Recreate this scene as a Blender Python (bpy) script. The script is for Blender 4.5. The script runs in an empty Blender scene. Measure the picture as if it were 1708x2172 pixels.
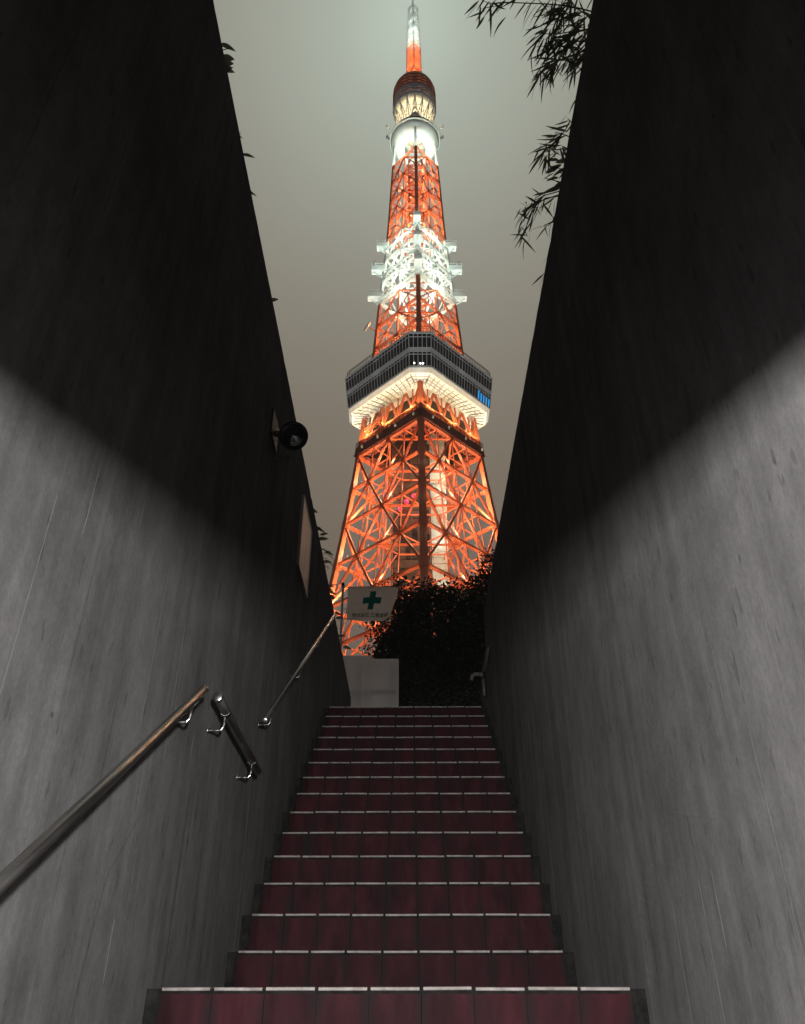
import bpy, math, random
from mathutils import Vector, Matrix
R = math.radians
random.seed(7)
S = bpy.context.scene

# ------------------------------------------------------------------ camera
PITCH, YAW = 32.6, 0.62
cam = bpy.data.cameras.new('camera')
cam.sensor_fit = 'VERTICAL'; cam.sensor_height = 24.0; cam.lens = 24.0 * 1650 / 2172
cam.clip_start = 0.05; cam.clip_end = 5000
camo = bpy.data.objects.new('camera', cam); S.collection.objects.link(camo)
camo.location = (0.0575, 0, 0); camo.rotation_euler = (R(90 + PITCH), 0, R(YAW))
S.camera = camo

# ------------------------------------------------------------------ world: foggy night sky lit by the tower's floodlights
W = bpy.data.worlds.new('World'); S.world = W; W.use_nodes = True
nt = W.node_tree; nt.nodes.clear()
def N(tree, kind, **kw):
    n = tree.nodes.new(kind)
    for k, v in kw.items(): setattr(n, k, v)
    return n
out = N(nt, 'ShaderNodeOutputWorld'); add = N(nt, 'ShaderNodeAddShader')
sky = N(nt, 'ShaderNodeTexSky', sky_type='NISHITA', sun_disc=False, sun_elevation=R(0.5), sun_rotation=R(180))
bg1 = N(nt, 'ShaderNodeBackground'); bg1.inputs[1].default_value = 0.004
tc = N(nt, 'ShaderNodeTexCoord'); dot = N(nt, 'ShaderNodeVectorMath', operation='DOT_PRODUCT')
dot.inputs[1].default_value = Vector((0.006, 1, 2.15)).normalized()
acos = N(nt, 'ShaderNodeMath', operation='ARCCOSINE'); dv = N(nt, 'ShaderNodeMath', operation='DIVIDE'); dv.inputs[1].default_value = math.pi
ns = N(nt, 'ShaderNodeTexNoise'); ns.inputs['Scale'].default_value = 2.2; ns.inputs['Detail'].default_value = 3
nm = N(nt, 'ShaderNodeMath', operation='MULTIPLY_ADD'); nm.inputs[1].default_value = 0.03; nm.inputs[2].default_value = -0.015
ad = N(nt, 'ShaderNodeMath', operation='ADD')
ramp = N(nt, 'ShaderNodeValToRGB'); cr = ramp.color_ramp; cr.interpolation = 'B_SPLINE'
stops = [(0.0, (.48, .555, .48)), (.025, (.38, .42, .355)), (.075, (.28, .272, .226)), (.135, (.2, .177, .14)), (.19, (.165, .132, .10)), (.26, (.115, .094, .079)), (.36, (.076, .068, .068)), (.55, (.056, .056, .068)), (1, (.05, .052, .068))]
cr.elements[0].position = 0; cr.elements[0].color = stops[0][1] + (1,)
cr.elements[1].position = 1; cr.elements[1].color = stops[-1][1] + (1,)
for p, c in stops[1:-1]:
    e = cr.elements.new(p); e.color = c + (1,)
bg2 = N(nt, 'ShaderNodeBackground'); bg2.inputs[1].default_value = 1.12
L = nt.links.new
L(tc.outputs['Generated'], dot.inputs[0]); L(dot.outputs['Value'], acos.inputs[0]); L(acos.outputs[0], dv.inputs[0])
L(tc.outputs['Generated'], ns.inputs['Vector']); L(ns.outputs['Fac'], nm.inputs[0]); L(dv.outputs[0], ad.inputs[0]); L(nm.outputs[0], ad.inputs[1])
L(ad.outputs[0], ramp.inputs[0]); L(ramp.outputs[0], bg2.inputs[0]); L(sky.outputs[0], bg1.inputs[0])
L(bg1.outputs[0], add.inputs[0]); L(bg2.outputs[0], add.inputs[1]); L(add.outputs[0], out.inputs[0])
S.view_settings.view_transform = 'Standard'; S.view_settings.look = 'None'
S.view_settings.exposure = 0; S.view_settings.gamma = 1; S.view_settings.use_curve_mapping = False
S.cycles.max_bounces = 6; S.cycles.diffuse_bounces = 2; S.cycles.glossy_bounces = 3
S.cycles.sample_clamp_indirect = 4.0; S.cycles.caustics_reflective = False; S.cycles.caustics_refractive = False

# ------------------------------------------------------------------ materials
def mat(name, col, rough=.6, metal=0., col2=None, nscale=(6, 6, 6), ndet=5, bump=0., bscale=(30, 30, 30), lo=.35, hi=.68, emit=None, estr=0., fine=None, spec=.5):
    m = bpy.data.materials.new(name); m.use_nodes = True; t = m.node_tree
    b = t.nodes['Principled BSDF']; b.inputs['Base Color'].default_value = tuple(col) + (1,)
    b.inputs['Roughness'].default_value = rough; b.inputs['Specular IOR Level'].default_value = spec; b.inputs['Metallic'].default_value = metal
    geo = N(t, 'ShaderNodeNewGeometry')
    if col2 is not None:
        mp = N(t, 'ShaderNodeMapping'); mp.inputs['Scale'].default_value = nscale
        n = N(t, 'ShaderNodeTexNoise'); n.inputs['Scale'].default_value = 1; n.inputs['Detail'].default_value = ndet; n.inputs['Roughness'].default_value = .62
        mr = N(t, 'ShaderNodeMapRange'); mr.inputs[1].default_value = lo; mr.inputs[2].default_value = hi
        mx = N(t, 'ShaderNodeMix', data_type='RGBA'); mx.inputs[6].default_value = tuple(col) + (1,); mx.inputs[7].default_value = tuple(col2) + (1,)
        t.links.new(geo.outputs['Position'], mp.inputs[0]); t.links.new(mp.outputs[0], n.inputs['Vector']); t.links.new(n.outputs['Fac'], mr.inputs[0])
        t.links.new(mr.outputs[0], mx.inputs[0]); last = mx.outputs[2]
        if fine:
            mp3 = N(t, 'ShaderNodeMapping'); mp3.inputs['Scale'].default_value = fine[0]
            n3 = N(t, 'ShaderNodeTexNoise'); n3.inputs['Scale'].default_value = 1; n3.inputs['Detail'].default_value = 6; n3.inputs['Roughness'].default_value = .7
            mr3 = N(t, 'ShaderNodeMapRange'); mr3.inputs[1].default_value = .3; mr3.inputs[2].default_value = .7; mr3.inputs[3].default_value = 1 - fine[1]; mr3.inputs[4].default_value = 1 + fine[1]
            vm = N(t, 'ShaderNodeVectorMath', operation='SCALE')
            t.links.new(geo.outputs['Position'], mp3.inputs[0]); t.links.new(mp3.outputs[0], n3.inputs['Vector']); t.links.new(n3.outputs['Fac'], mr3.inputs[0])
            t.links.new(last, vm.inputs[0]); t.links.new(mr3.outputs[0], vm.inputs['Scale']); last = vm.outputs[0]
        t.links.new(last, b.inputs['Base Color'])
    if bump:
        mp2 = N(t, 'ShaderNodeMapping'); mp2.inputs['Scale'].default_value = bscale
        n2 = N(t, 'ShaderNodeTexNoise'); n2.inputs['Scale'].default_value = 1; n2.inputs['Detail'].default_value = 6; n2.inputs['Roughness'].default_value = .65
        bp = N(t, 'ShaderNodeBump'); bp.inputs['Strength'].default_value = bump; bp.inputs['Distance'].default_value = .01
        t.links.new(geo.outputs['Position'], mp2.inputs[0]); t.links.new(mp2.outputs[0], n2.inputs['Vector']); t.links.new(n2.outputs['Fac'], bp.inputs['Height']); t.links.new(bp.outputs[0], b.inputs['Normal'])
    if emit:
        b.inputs['Emission Color'].default_value = tuple(emit) + (1,); b.inputs['Emission Strength'].default_value = estr
    return m

def concrete(name):
    m = bpy.data.materials.new(name); m.use_nodes = True; t = m.node_tree; b = t.nodes['Principled BSDF']; L = t.links.new
    b.inputs['Roughness'].default_value = .88; b.inputs['Specular IOR Level'].default_value = .0
    geo = N(t, 'ShaderNodeNewGeometry'); prev = None
    def noise(scale, det, rough, lo, hi, a0, a1, typ=None):
        mp = N(t, 'ShaderNodeMapping'); mp.inputs['Scale'].default_value = scale; n = N(t, 'ShaderNodeTexNoise'); n.inputs['Scale'].default_value = 1; n.inputs['Detail'].default_value = det; n.inputs['Roughness'].default_value = rough
        mr = N(t, 'ShaderNodeMapRange'); mr.inputs[1].default_value = lo; mr.inputs[2].default_value = hi; mr.inputs[3].default_value = a0; mr.inputs[4].default_value = a1
        L(geo.outputs['Position'], mp.inputs[0]); L(mp.outputs[0], n.inputs['Vector']); L(n.outputs['Fac'], mr.inputs[0]); return mr.outputs[0]
    col = N(t, 'ShaderNodeRGB'); col.outputs[0].default_value = (.088, .0872, .0875, 1); last = col.outputs[0]
    for o in (noise((1, 8.5, .16), 4, .6, .33, .67, .85, 1.13),       # soft vertical board marks
              noise((1, 31, .9), 5, .7, .35, .65, .96, 1.04),       # finer streaks in the boards
              noise((2.2, 2.2, 1.5), 6, .6, .34, .66, .8, 1.16),    # damp blotches
              noise((14, 14, 9), 6, .7, .36, .6, .88, 1.06),        # mottling
              noise((90, 90, 70), 3, .7, .3, .7, .9, 1.1),          # sand grain
              noise((3, 24, .9), 5, .65, .62, .74, 1, .62),
              noise((7, 26, 8), 3, .5, .655, .70, 1, .74)):        # dark runs and stains
        v = N(t, 'ShaderNodeVectorMath', operation='SCALE'); L(last, v.inputs[0]); L(o, v.inputs['Scale']); last = v.outputs[0]
    L(last, b.inputs['Base Color'])
    h1 = noise((60, 60, 45), 5, .65, 0, 1, 0, 1); h2 = noise((1, 11, .1), 2, .5, 0, 1, 0, 1.2); sm = N(t, 'ShaderNodeMath', operation='ADD'); L(h1, sm.inputs[0]); L(h2, sm.inputs[1])
    bp = N(t, 'ShaderNodeBump'); bp.inputs['Strength'].default_value = .1; bp.inputs['Distance'].default_value = .006; L(sm.outputs[0], bp.inputs['Height']); L(bp.outputs[0], b.inputs['Normal'])
    return m
CONC = concrete('board_marked_concrete')
PLASTER = mat('cement_patch', (.23, .224, .217), .88, 0, (.17, .167, .163), (14, 11, 3), 6, .5, (70, 60, 30), fine=((60, 60, 40), .22), spec=.15)
RIDGE = mat('cement_ridge', (.085, .085, .085), .85, 0, (.05, .05, .05), (5, 5, 9), 3)
CRACK = mat('crack_grime', (.022, .022, .023), .9, 0, (.05, .05, .05), (40, 40, 40), 4)
DIRT = mat('dark_grimy_concrete', (.004, .004, .0042), .85, 0, (.012, .0115, .011), (25, 25, 25), 5, .5, spec=.05)
RED = mat('dark_red_tile', (.0235, .0067, .0088), .6, 0, (.0092, .0045, .0056), (7, 7, 2.6), 6, .12, (80, 80, 80), .38, .72, fine=((18, 18, 5), .3), spec=.02)
NOSE = mat('pale_nosing_tile', (.19, .173, .167), .5, 0, (.09, .08, .077), (22, 22, 30), 5, .1, spec=.15)
STEEL = mat('brushed_stainless_steel', (.40, .395, .385), .31, 1.0, (.29, .285, .28), (40, 6, 6), 4, .04)
BLACK = mat('black_painted_metal', (.01, .01, .012), .45, spec=.2)
GLASSD = mat('dark_lens_glass', (.01, .01, .012), .05)
CHROME = mat('lamp_reflector', (.6, .6, .62), .2, 1.0)
DARKG = mat('dark_glass', (.012, .012, .014), .06, spec=1.0)
TAG = mat('grey_plastic_tag', (.12, .12, .13), .5, 0, (.05, .05, .06), (60, 60, 60), 3)
BOARD = mat('enamel_sign_board', (.40, .36, .335), .42, .5, (.3, .265, .245), (30, 14, 1.2), 4)
WHITEP = mat('white_hoarding_paint', (.86, .85, .84), .45, 0, (.8, .79, .77), (3, 3, 1), 4)
GALV = mat('galvanised_pipe', (.35, .35, .35), .4, .8, (.25, .25, .26), (20, 20, 10), 4)
CLOTH = mat('white_flag_cloth', (.88, .87, .85), .9, 0, (.82, .81, .79), (9, 9, 9), 4, .1, (200, 200, 200))
GREEN = mat('green_flag_print', (.0, .17, .13), .85)
INK = mat('black_flag_print', (.02, .02, .022), .9)
LEAF = mat('dark_green_leaf', (.13, .145, .105), .5, 0, (.17, .18, .13), (9, 9, 9), 3)
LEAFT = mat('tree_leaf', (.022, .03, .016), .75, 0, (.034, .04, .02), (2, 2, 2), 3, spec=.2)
CULM = mat('bamboo_stem', (.09, .085, .04), .5)
BARK = mat('tree_bark', (.06, .045, .035), .85, 0, (.03, .024, .02), (8, 8, 2), 4, .4)
SOIL = mat('ground_soil', (.06, .055, .05), .9, 0, (.04, .038, .035), (.4, .4, .4), 5)
ORANGE = mat('orange_tower_paint', (.61, .155, .06), .5, 0, (.49, .11, .04), (.35, .35, .2), 3)
WHITET = mat('white_tower_paint', (.78, .78, .75), .5, 0, (.66, .65, .6), (.4, .4, .3), 3)
BROWN = mat('brown_shaft_cladding', (.05, .026, .019), .55, 0, (.028, .016, .013), (.5, .5, .25), 4)
MAROON = mat('dark_maroon_gallery', (.2, .045, .026), .8, 0, (.1, .025, .017), (2, 2, 2), 4)  # one dark maroon for the whole gallery, darker than the orange paint
PALE = mat('pale_shaft_glazing', (.42, .47, .45), .25, 0, (.28, .34, .33), (.6, .6, .3), 4)
DGLASS = mat('deck_window_glass', (.012, .015, .017), .08)
MULL = mat('grey_deck_frame', (.5, .51, .51), .5, 0, (.4, .41, .41), (.7, .7, .7), 3)
BLUEW = mat('blue_lit_window', (.01, .05, .1), .2, emit=(.01, .34, .85), estr=1.2)
LAMPG = mat('lit_floodlight_glass', (.8, .8, .8), .3, emit=(1, .92, .8), estr=6)
REDL = mat('red_lamp_glass', (.6, .02, .05), .3, emit=(1, .02, .1), estr=1.6)
LAMPW = mat('lit_lamp_diffuser', (.8, .8, .8), .4, emit=(1, .95, .9), estr=8)
SLOT = mat('top_deck_slot_window', (.5, .12, .05), .3, emit=(1, .32, .16), estr=.3)

def joint_grime(m):
    t = m.node_tree; b = t.nodes['Principled BSDF']; src = b.inputs['Base Color'].links[0].from_socket
    tcn = N(t, 'ShaderNodeTexCoord'); sx = N(t, 'ShaderNodeSeparateXYZ'); ab = N(t, 'ShaderNodeMath', operation='ABSOLUTE'); geo = N(t, 'ShaderNodeNewGeometry')
    n = N(t, 'ShaderNodeTexNoise'); n.inputs['Scale'].default_value = 9; n.inputs['Detail'].default_value = 5
    ma = N(t, 'ShaderNodeMath', operation='MULTIPLY_ADD'); ma.inputs[1].default_value = .09; mr = N(t, 'ShaderNodeMapRange'); mr.interpolation_type = 'SMOOTHSTEP'
    mr.inputs[1].default_value = .095; mr.inputs[2].default_value = .14; mr.inputs[4].default_value = .85
    mx = N(t, 'ShaderNodeMix', data_type='RGBA'); mx.inputs[7].default_value = (.009, .007, .0075, 1)
    L = t.links.new; L(tcn.outputs['Object'], sx.inputs[0]); L(sx.outputs[0], ab.inputs[0]); L(geo.outputs['Position'], n.inputs['Vector'])
    L(n.outputs['Fac'], ma.inputs[0]); L(ab.outputs[0], ma.inputs[2]); L(ma.outputs[0], mr.inputs[0]); L(mr.outputs[0], mx.inputs[0]); L(src, mx.inputs[6]); L(mx.outputs[2], b.inputs['Base Color'])
joint_grime(RED)
def translucent(m, fac):
    t = m.node_tree; b = t.nodes['Principled BSDF']; o = [n for n in t.nodes if n.type == 'OUTPUT_MATERIAL'][0]
    tr = N(t, 'ShaderNodeBsdfTranslucent'); mx = N(t, 'ShaderNodeMixShader'); mx.inputs[0].default_value = fac
    src = b.inputs['Base Color'].links[0].from_socket if b.inputs['Base Color'].links else None
    if src: t.links.new(src, tr.inputs[0])
    else: tr.inputs[0].default_value = b.inputs['Base Color'].default_value
    t.links.new(b.outputs[0], mx.inputs[1]); t.links.new(tr.outputs[0], mx.inputs[2]); t.links.new(mx.outputs[0], o.inputs[0])
translucent(CLOTH, .85); translucent(GREEN, .6); translucent(WHITEP, .72); translucent(LEAF, .45)
_t = GLASSD.node_tree; _o = [n for n in _t.nodes if n.type == 'OUTPUT_MATERIAL'][0]; _g = N(_t, 'ShaderNodeBsdfGlossy'); _g.inputs['Roughness'].default_value = .03
_tr = N(_t, 'ShaderNodeBsdfTransparent'); _fr = N(_t, 'ShaderNodeFresnel'); _mx = N(_t, 'ShaderNodeMixShader')
_t.links.new(_fr.outputs[0], _mx.inputs[0]); _t.links.new(_tr.outputs[0], _mx.inputs[1]); _t.links.new(_g.outputs[0], _mx.inputs[2]); _t.links.new(_mx.outputs[0], _o.inputs[0])

# ------------------------------------------------------------------ mesh builder
COL = S.collection
class MB:
    def __init__(s): s.v = []; s.f = []; s.m = []
    def face(s, pts, mi=0):
        k = len(s.v); s.v += [tuple(p) for p in pts]; s.f.append(tuple(range(k, k + len(pts)))); s.m.append(mi)
    def prism(s, ring0, ring1, mi=0, cap0=True, cap1=True):
        n = len(ring0); k = len(s.v); s.v += [tuple(p) for p in ring0] + [tuple(p) for p in ring1]
        for i in range(n):
            j = (i + 1) % n; s.f.append((k + i, k + j, k + n + j, k + n + i)); s.m.append(mi)
        if cap0: s.f.append(tuple(k + i for i in reversed(range(n)))); s.m.append(mi)
        if cap1: s.f.append(tuple(k + n + i for i in range(n))); s.m.append(mi)
    def box(s, a, b, mi=0):
        (x0, y0, z0), (x1, y1, z1) = a, b
        s.prism([(x0, y0, z0), (x1, y0, z0), (x1, y1, z0), (x0, y1, z0)], [(x0, y0, z1), (x1, y0, z1), (x1, y1, z1), (x0, y1, z1)], mi)
    def bar(s, p0, p1, w, d, n=(0, 0, 1), mi=0, w1=None, d1=None):
        p0, p1 = Vector(p0), Vector(p1); a = (p1 - p0).normalized(); n = Vector(n); n = n - a * n.dot(a)
        if n.length < 1e-4:
            n = Vector((1, 0, 0)) if abs(a.x) < .9 else Vector((0, 1, 0)); n = n - a * n.dot(a)
        n.normalize(); q = a.cross(n); w1 = w1 or w; d1 = d1 or d
        def ring(p, w, d): return [p - q * w / 2 - n * d / 2, p + q * w / 2 - n * d / 2, p + q * w / 2 + n * d / 2, p - q * w / 2 + n * d / 2]
        s.prism(ring(p0, w, d), ring(p1, w1, d1), mi)
    def tube(s, path, r, seg=10, mi=0, radii=None):
        path = [Vector(p) for p in path]; rings = []; up = None
        for i, p in enumerate(path):
            a = (path[min(i + 1, len(path) - 1)] - path[max(i - 1, 0)]).normalized()
            if up is None: up = Vector((0, 0, 1)) if abs(a.z) < .9 else Vector((1, 0, 0))
            u = (up - a * up.dot(a)).normalized(); w = a.cross(u); up = u
            rr = radii[i] if radii else r
            rings.append([p + u * rr * math.cos(2 * math.pi * k / seg) + w * rr * math.sin(2 * math.pi * k / seg) for k in range(seg)])
        for i in range(len(rings) - 1): s.prism(rings[i], rings[i + 1], mi, i == 0, i == len(rings) - 2)
    def lathe(s, prof, c=(0, 0, 0), seg=32, mi=0, ax=None, a0=0., a1=2 * math.pi):
        full = abs(a1 - a0 - 2 * math.pi) < 1e-6; n = seg if full else seg + 1; k = len(s.v); M = Matrix.Identity(3)
        if ax is not None: M = Vector((0, 0, 1)).rotation_difference(Vector(ax)).to_matrix()
        c = Vector(c)
        for (r, z) in prof:
            for i in range(n):
                t = a0 + (a1 - a0) * i / seg; s.v.append(tuple(c + M @ Vector((r * math.cos(t), r * math.sin(t), z))))
        for j in range(len(prof) - 1):
            for i in range(seg):
                i2 = (i + 1) % n; s.f.append((k + j * n + i, k + j * n + i2, k + (j + 1) * n + i2, k + (j + 1) * n + i)); s.m.append(mi)
    def lattice(s, p0, p1, w, d, n, mi=0, t=None, pitch=None, depthlace=True):
        # laced box beam: four angle chords and zigzag lacing bars between them
        p0, p1 = Vector(p0), Vector(p1); a = (p1 - p0); Ln = a.length; a.normalize(); n = Vector(n); n = (n - a * n.dot(a)).normalized(); q = a.cross(n)
        t = t or .34 * w
        for sx in (-1, 1):
            for sy in (-1, 1):
                o = q * sx * (w - t) / 2 + n * sy * (d - t) / 2; s.bar(p0 + o, p1 + o, t, t, n, mi)
        pitch = pitch or w; k = max(2, int(Ln / pitch)); h = t * .42
        for sy in (-1, 1):
            for i in range(k):
                e = 1 if i % 2 else -1
                A = p0 + a * Ln * i / k + q * e * (w - t) / 2 + n * sy * (d / 2 - t * .3); B = p0 + a * Ln * (i + 1) / k - q * e * (w - t) / 2 + n * sy * (d / 2 - t * .3)
                s.face([A - a * h, A + a * h, B + a * h, B - a * h], mi)
        if depthlace:
            for sx in (-1, 1):
                for i in range(k):
                    e = 1 if i % 2 else -1
                    A = p0 + a * Ln * i / k + n * e * (d - t) / 2 + q * sx * (w / 2 - t * .3); B = p0 + a * Ln * (i + 1) / k - n * e * (d - t) / 2 + q * sx * (w / 2 - t * .3)
                    s.face([A - a * h, A + a * h, B + a * h, B - a * h], mi)
    def mesh(s, name, mats, off=(0, 0, 0), smooth=False):
        me = bpy.data.meshes.new(name)
        v = s.v if off == (0, 0, 0) else [(x - off[0], y - off[1], z - off[2]) for x, y, z in s.v]
        me.from_pydata(v, [], s.f)
        for m in (mats if isinstance(mats, (list, tuple)) else [mats]): me.materials.append(m)
        me.polygons.foreach_set('material_index', s.m)
        if smooth: me.polygons.foreach_set('use_smooth', [True] * len(s.f))
        me.update(); return me
    def build(s, name, mats, parent=None, off=(0, 0, 0), smooth=False):
        return link(name, s.mesh(name, mats, off, smooth), parent)
def link(name, me, parent=None, loc=None, rot=None):
    o = bpy.data.objects.new(name, me); COL.objects.link(o)
    if parent: o.parent = parent
    if loc is not None: o.location = loc
    if rot is not None: o.rotation_euler = rot
    return o
def tag(o, label=None, cat=None, group=None, kind=None):
    if label: o['label'] = label
    if cat: o['category'] = cat
    if group: o['group'] = group
    if kind: o['kind'] = kind
    return o
def thing(name, label, cat, loc=(0, 0, 0), rz=0., group=None):
    o = link(name, None, None, loc, (0, 0, rz)); o.empty_display_size = .2
    return tag(o, label, cat, group)
def lamp(name, parent, loc, power, col, radius=.4, kind='POINT', rot=None, **kw):
    l = bpy.data.lights.new(name, kind); l.energy = power; l.color = col
    if kind in ('POINT', 'SPOT'): l.shadow_soft_size = radius
    for k, v in kw.items(): setattr(l, k, v)
    return link(name, l, parent, loc, rot)

# ------------------------------------------------------------------ large structure: ground, underpass, passage walls
G = 2.615                                  # level of the ground at the stair top
HW = .84                                   # half width between the walls
TOPL, TOPR = 3.95, 3.57
g = MB()
for x0, x1, y0, y1 in ((-400, -1.14, -60, 900), (1.14, 400, -60, 900), (-1.14, 1.14, 7.9, 900), (-1.14, 1.14, -60, -.06)):
    g.face([(x0, y0, G), (x1, y0, G), (x1, y1, G), (x0, y1, G)])
tag(g.build('ground', SOIL), kind='structure')
c = MB(); c.box((-HW + .002, -5, .80), (HW - .002, .25, 1.0)); c.box((-HW + .002, -.05, 1.003), (HW - .002, .25, 3.9))
tag(c.build('ceiling', CONC), kind='structure')
c = MB(); c.box((-HW + .002, -5, -1.9), (HW - .002, .62, -1.61))
tag(c.build('underpass_floor', DIRT), kind='structure')
c = MB(); c.box((-HW + .002, -5.3, -1.6), (HW - .002, -5.0, .795))
tag(c.build('underpass_end_wall', CONC), kind='structure')

def side_wall(sign, prof, label, rng, y1, extra=None):
    x0, x1 = sign * HW, sign * (HW + .29)
    root = thing('concrete_wall', label, 'wall', (x0, 0, -1.6))
    off = (x0, 0, -1.6)
    top = max(z for _, z in prof); ext = []
    for k, (y, z) in enumerate(prof):
        ext.append((y, z)); y2, z2 = prof[(k + 1) % len(prof)]
        if z == top and z2 == top:
            n = int(abs(y2 - y) / .06)
            for q in range(1, n): ext.append((y + (y2 - y) * q / n, top - abs(rng.gauss(0, .0035)) - (rng.uniform(.008, .02) if rng.random() < .025 else 0)))
    prof = ext
    m = MB(); A = [(x0, y, z) for y, z in prof]; B = [(x1, y, z) for y, z in prof]
    m.prism(A if sign > 0 else B, B if sign > 0 else A)
    m.build('wall_body', CONC, root, off)
    r = MB(); y = .5
    while y < y1:
        for _ in range(rng.choice((0, 1, 1))):
            z0 = rng.uniform(-.6, 2.2); z1 = z0 + rng.choice((.25, .5, 1.1, 1.7)) * rng.uniform(.6, 1.2); z1 = min(z1, 3.2)
            yy = y + rng.uniform(-.01, .01); h = rng.uniform(.0003, .0007); w = rng.uniform(.002, .0035); n = 6
            pts = [(yy + rng.uniform(-.001, .001), z0 + (z1 - z0) * k / n) for k in range(n + 1)]
            for k in range(n):
                (ya, za), (yb, zb) = pts[k], pts[k + 1]; ha = h * (.2 if k in (0, n - 1) else 1)
                xa = x0 + sign * .001; xb = x0 - sign * ha
                r.face([(xa, ya - w, za), (xb, ya, za), (xb, yb, zb), (xa, yb - w, zb)])
                r.face([(xb, ya, za), (xa, ya + w, za), (xa, yb + w, zb), (xb, yb, zb)])
        y += rng.choice((.09, .12, .18)) * rng.uniform(.8, 1.3)
    tag(r.build('form_ridge', RIDGE, root, off), kind='stuff')
    return root, off
rl = random.Random(3); rr = random.Random(5)
wl, offl = side_wall(-1, [(-5, -1.6), (7.7, -1.6), (7.7, 2.3), (11.35, 2.3), (11.35, TOPL), (-5, TOPL)], 'tall grey concrete wall with the steel handrails along it', rl, 7)
wr, offr = side_wall(1, [(-5, -1.6), (7.55, -1.6), (7.55, 2.3), (8.3, 2.3), (8.3, 3.15), (7.55, 3.17), (7.55, TOPR), (-5, TOPR)], 'tall grey concrete wall under the bamboo, bare of handrails', rr, 7)
# skim coat of cement low on the right wall, with a ragged slanting edge
edge = [(1.95, .66, 0.), (2.1, .61, .4), (2.222, .574, 1), (2.42, .50, 1), (2.55, .475, 1), (2.7, .405, 1), (2.84, .385, 1), (2.93, .335, 1), (2.995, .315, 1), (3.005, .21, 1), (3.03, .07, 1), (3.05, -.06, 1), (3.06, -.3, 1)]
m = MB(); pts = []
for k in range(len(edge) - 1):
    for q in range(7):
        t = q / 7; A, B = edge[k], edge[k + 1]
        pts.append((A[0] + (B[0] - A[0]) * t + rr.uniform(-.007, .007), A[1] + (B[1] - A[1]) * t + rr.uniform(-.007, .007), (A[2] + (B[2] - A[2]) * t) * rr.uniform(.6, 1.1)))
row = lambda p: [(HW + .001, p[0] + .003, p[1] + .003), (HW - .0034 * p[2], p[0], p[1]), (HW - .0026 * p[2], p[0] - .05, p[1] - .012), (HW + .0012, p[0] - .5, p[1] - .12)]
for p, q in zip(pts, pts[1:]):
    A, B = row(p), row(q)
    for k in range(3): m.face([A[k], B[k], B[k + 1], A[k + 1]])
m.build('cement_patch', CONC, wr, offr, True)
def ribbon(m, x, pts, w0, w1, rng):
    P = []
    for k in range(len(pts) - 1):
        for q in range(6):
            t = q / 6; P.append((pts[k][0] + (pts[k + 1][0] - pts[k][0]) * t + rng.uniform(-.006, .006), pts[k][1] + (pts[k + 1][1] - pts[k][1]) * t))
    P.append(pts[-1])
    for k in range(len(P) - 1):
        a = w0 + (w1 - w0) * k / len(P); a *= rng.uniform(.4, 1.3); (ya, za), (yb, zb) = P[k], P[k + 1]
        m.face([(x, ya - a, za), (x, ya + a, za), (x, yb + a, zb), (x, yb - a, zb)])
m = MB(); ribbon(m, -HW + .0015, [(2.75, .70), (2.70, .55), (2.60, .44), (2.50, .34), (2.47, .24), (2.44, .07), (2.40, -.2)], .0022, .0055, rl)
m.build('crack', CRACK, wl, offl)
def pits(sign, spots, root, off, rng):
    m = MB(); x = sign * (HW - .0015)
    for y, z, ry, rz in spots:
        m.face([(x, y + .7 * ry * math.cos(t) * rng.uniform(.7, 1.2), z + .75 * rz * math.sin(t) * rng.uniform(.8, 1.1)) for t in [k * math.pi / 5 for k in range(10)]])
    tag(m.build('pit', CRACK, root, off), kind='stuff')
pits(1, [(1.72, .80, .008, .05), (1.78, .72, .004, .05), (1.62, .9, .006, .02), (1.5, .45, .010, .03), (1.46, .16, .012, .025), (1.9, .5, .006, .02), (2.3, .8, .006, .03), (1.3, .6, .006, .02), (1.35, 1.0, .012, .03), (1.95, 1.0, .005, .03)], wr, offr, rr)
pits(-1, [(2.73, 1.30, .012, .05), (2.735, 1.22, .006, .04), (1.45, 1.78, .006, .04), (2.0, .95, .006, .02), (1.9, .62, .012, .012), (1.95, .60, .008, .02), (2.3, 1.1, .005, .02), (2.58, .42, .010, .016)], wl, offl, rl)

# ------------------------------------------------------------------ staircase: every riser tile and nosing tile a part
rows = [(3.056 + .27 * k, .063 + .1834 * k, 1) for k in range(-8, 0)] + [(3.056, .063, 0)] + [(4.31 + .27 * k, .2395 + .1834 * k, 0) for k in range(14)]
st = thing('staircase', 'dark red tiled staircase with pale nosing strips climbing between two walls', 'stairs', (0, 3.056, -1.6))
so = (0, 3.056, -1.6)
m = MB(); pz = -1.6
prof = []
for y, z, low in rows:
    prof += [(y + .012, pz), (y + .012, z - .004)]; pz = z - .004
prof += [(7.89, pz), (7.89, -1.6)]
xx = HW - .003
m.prism([(-xx, y, z) for y, z in prof], [(xx, y, z) for y, z in prof])
m.build('stair_core', DIRT, st, so)
PIT = 1.576 / 9
rt = []
for k in range(4):
    b = MB(); j = random.uniform
    x = PIT / 2 - .0006
    b.prism([(-x, 0, .0), (x, 0, .0), (x, .010, 0), (-x, .010, 0)], [(-x, j(-.0006, .0006), .1535), (x, j(-.0006, .0006), .1535), (x, .010, .1535), (-x, .010, .1535)])
    rt.append(b.mesh('riser_tile', RED))
nm_ = []
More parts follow.
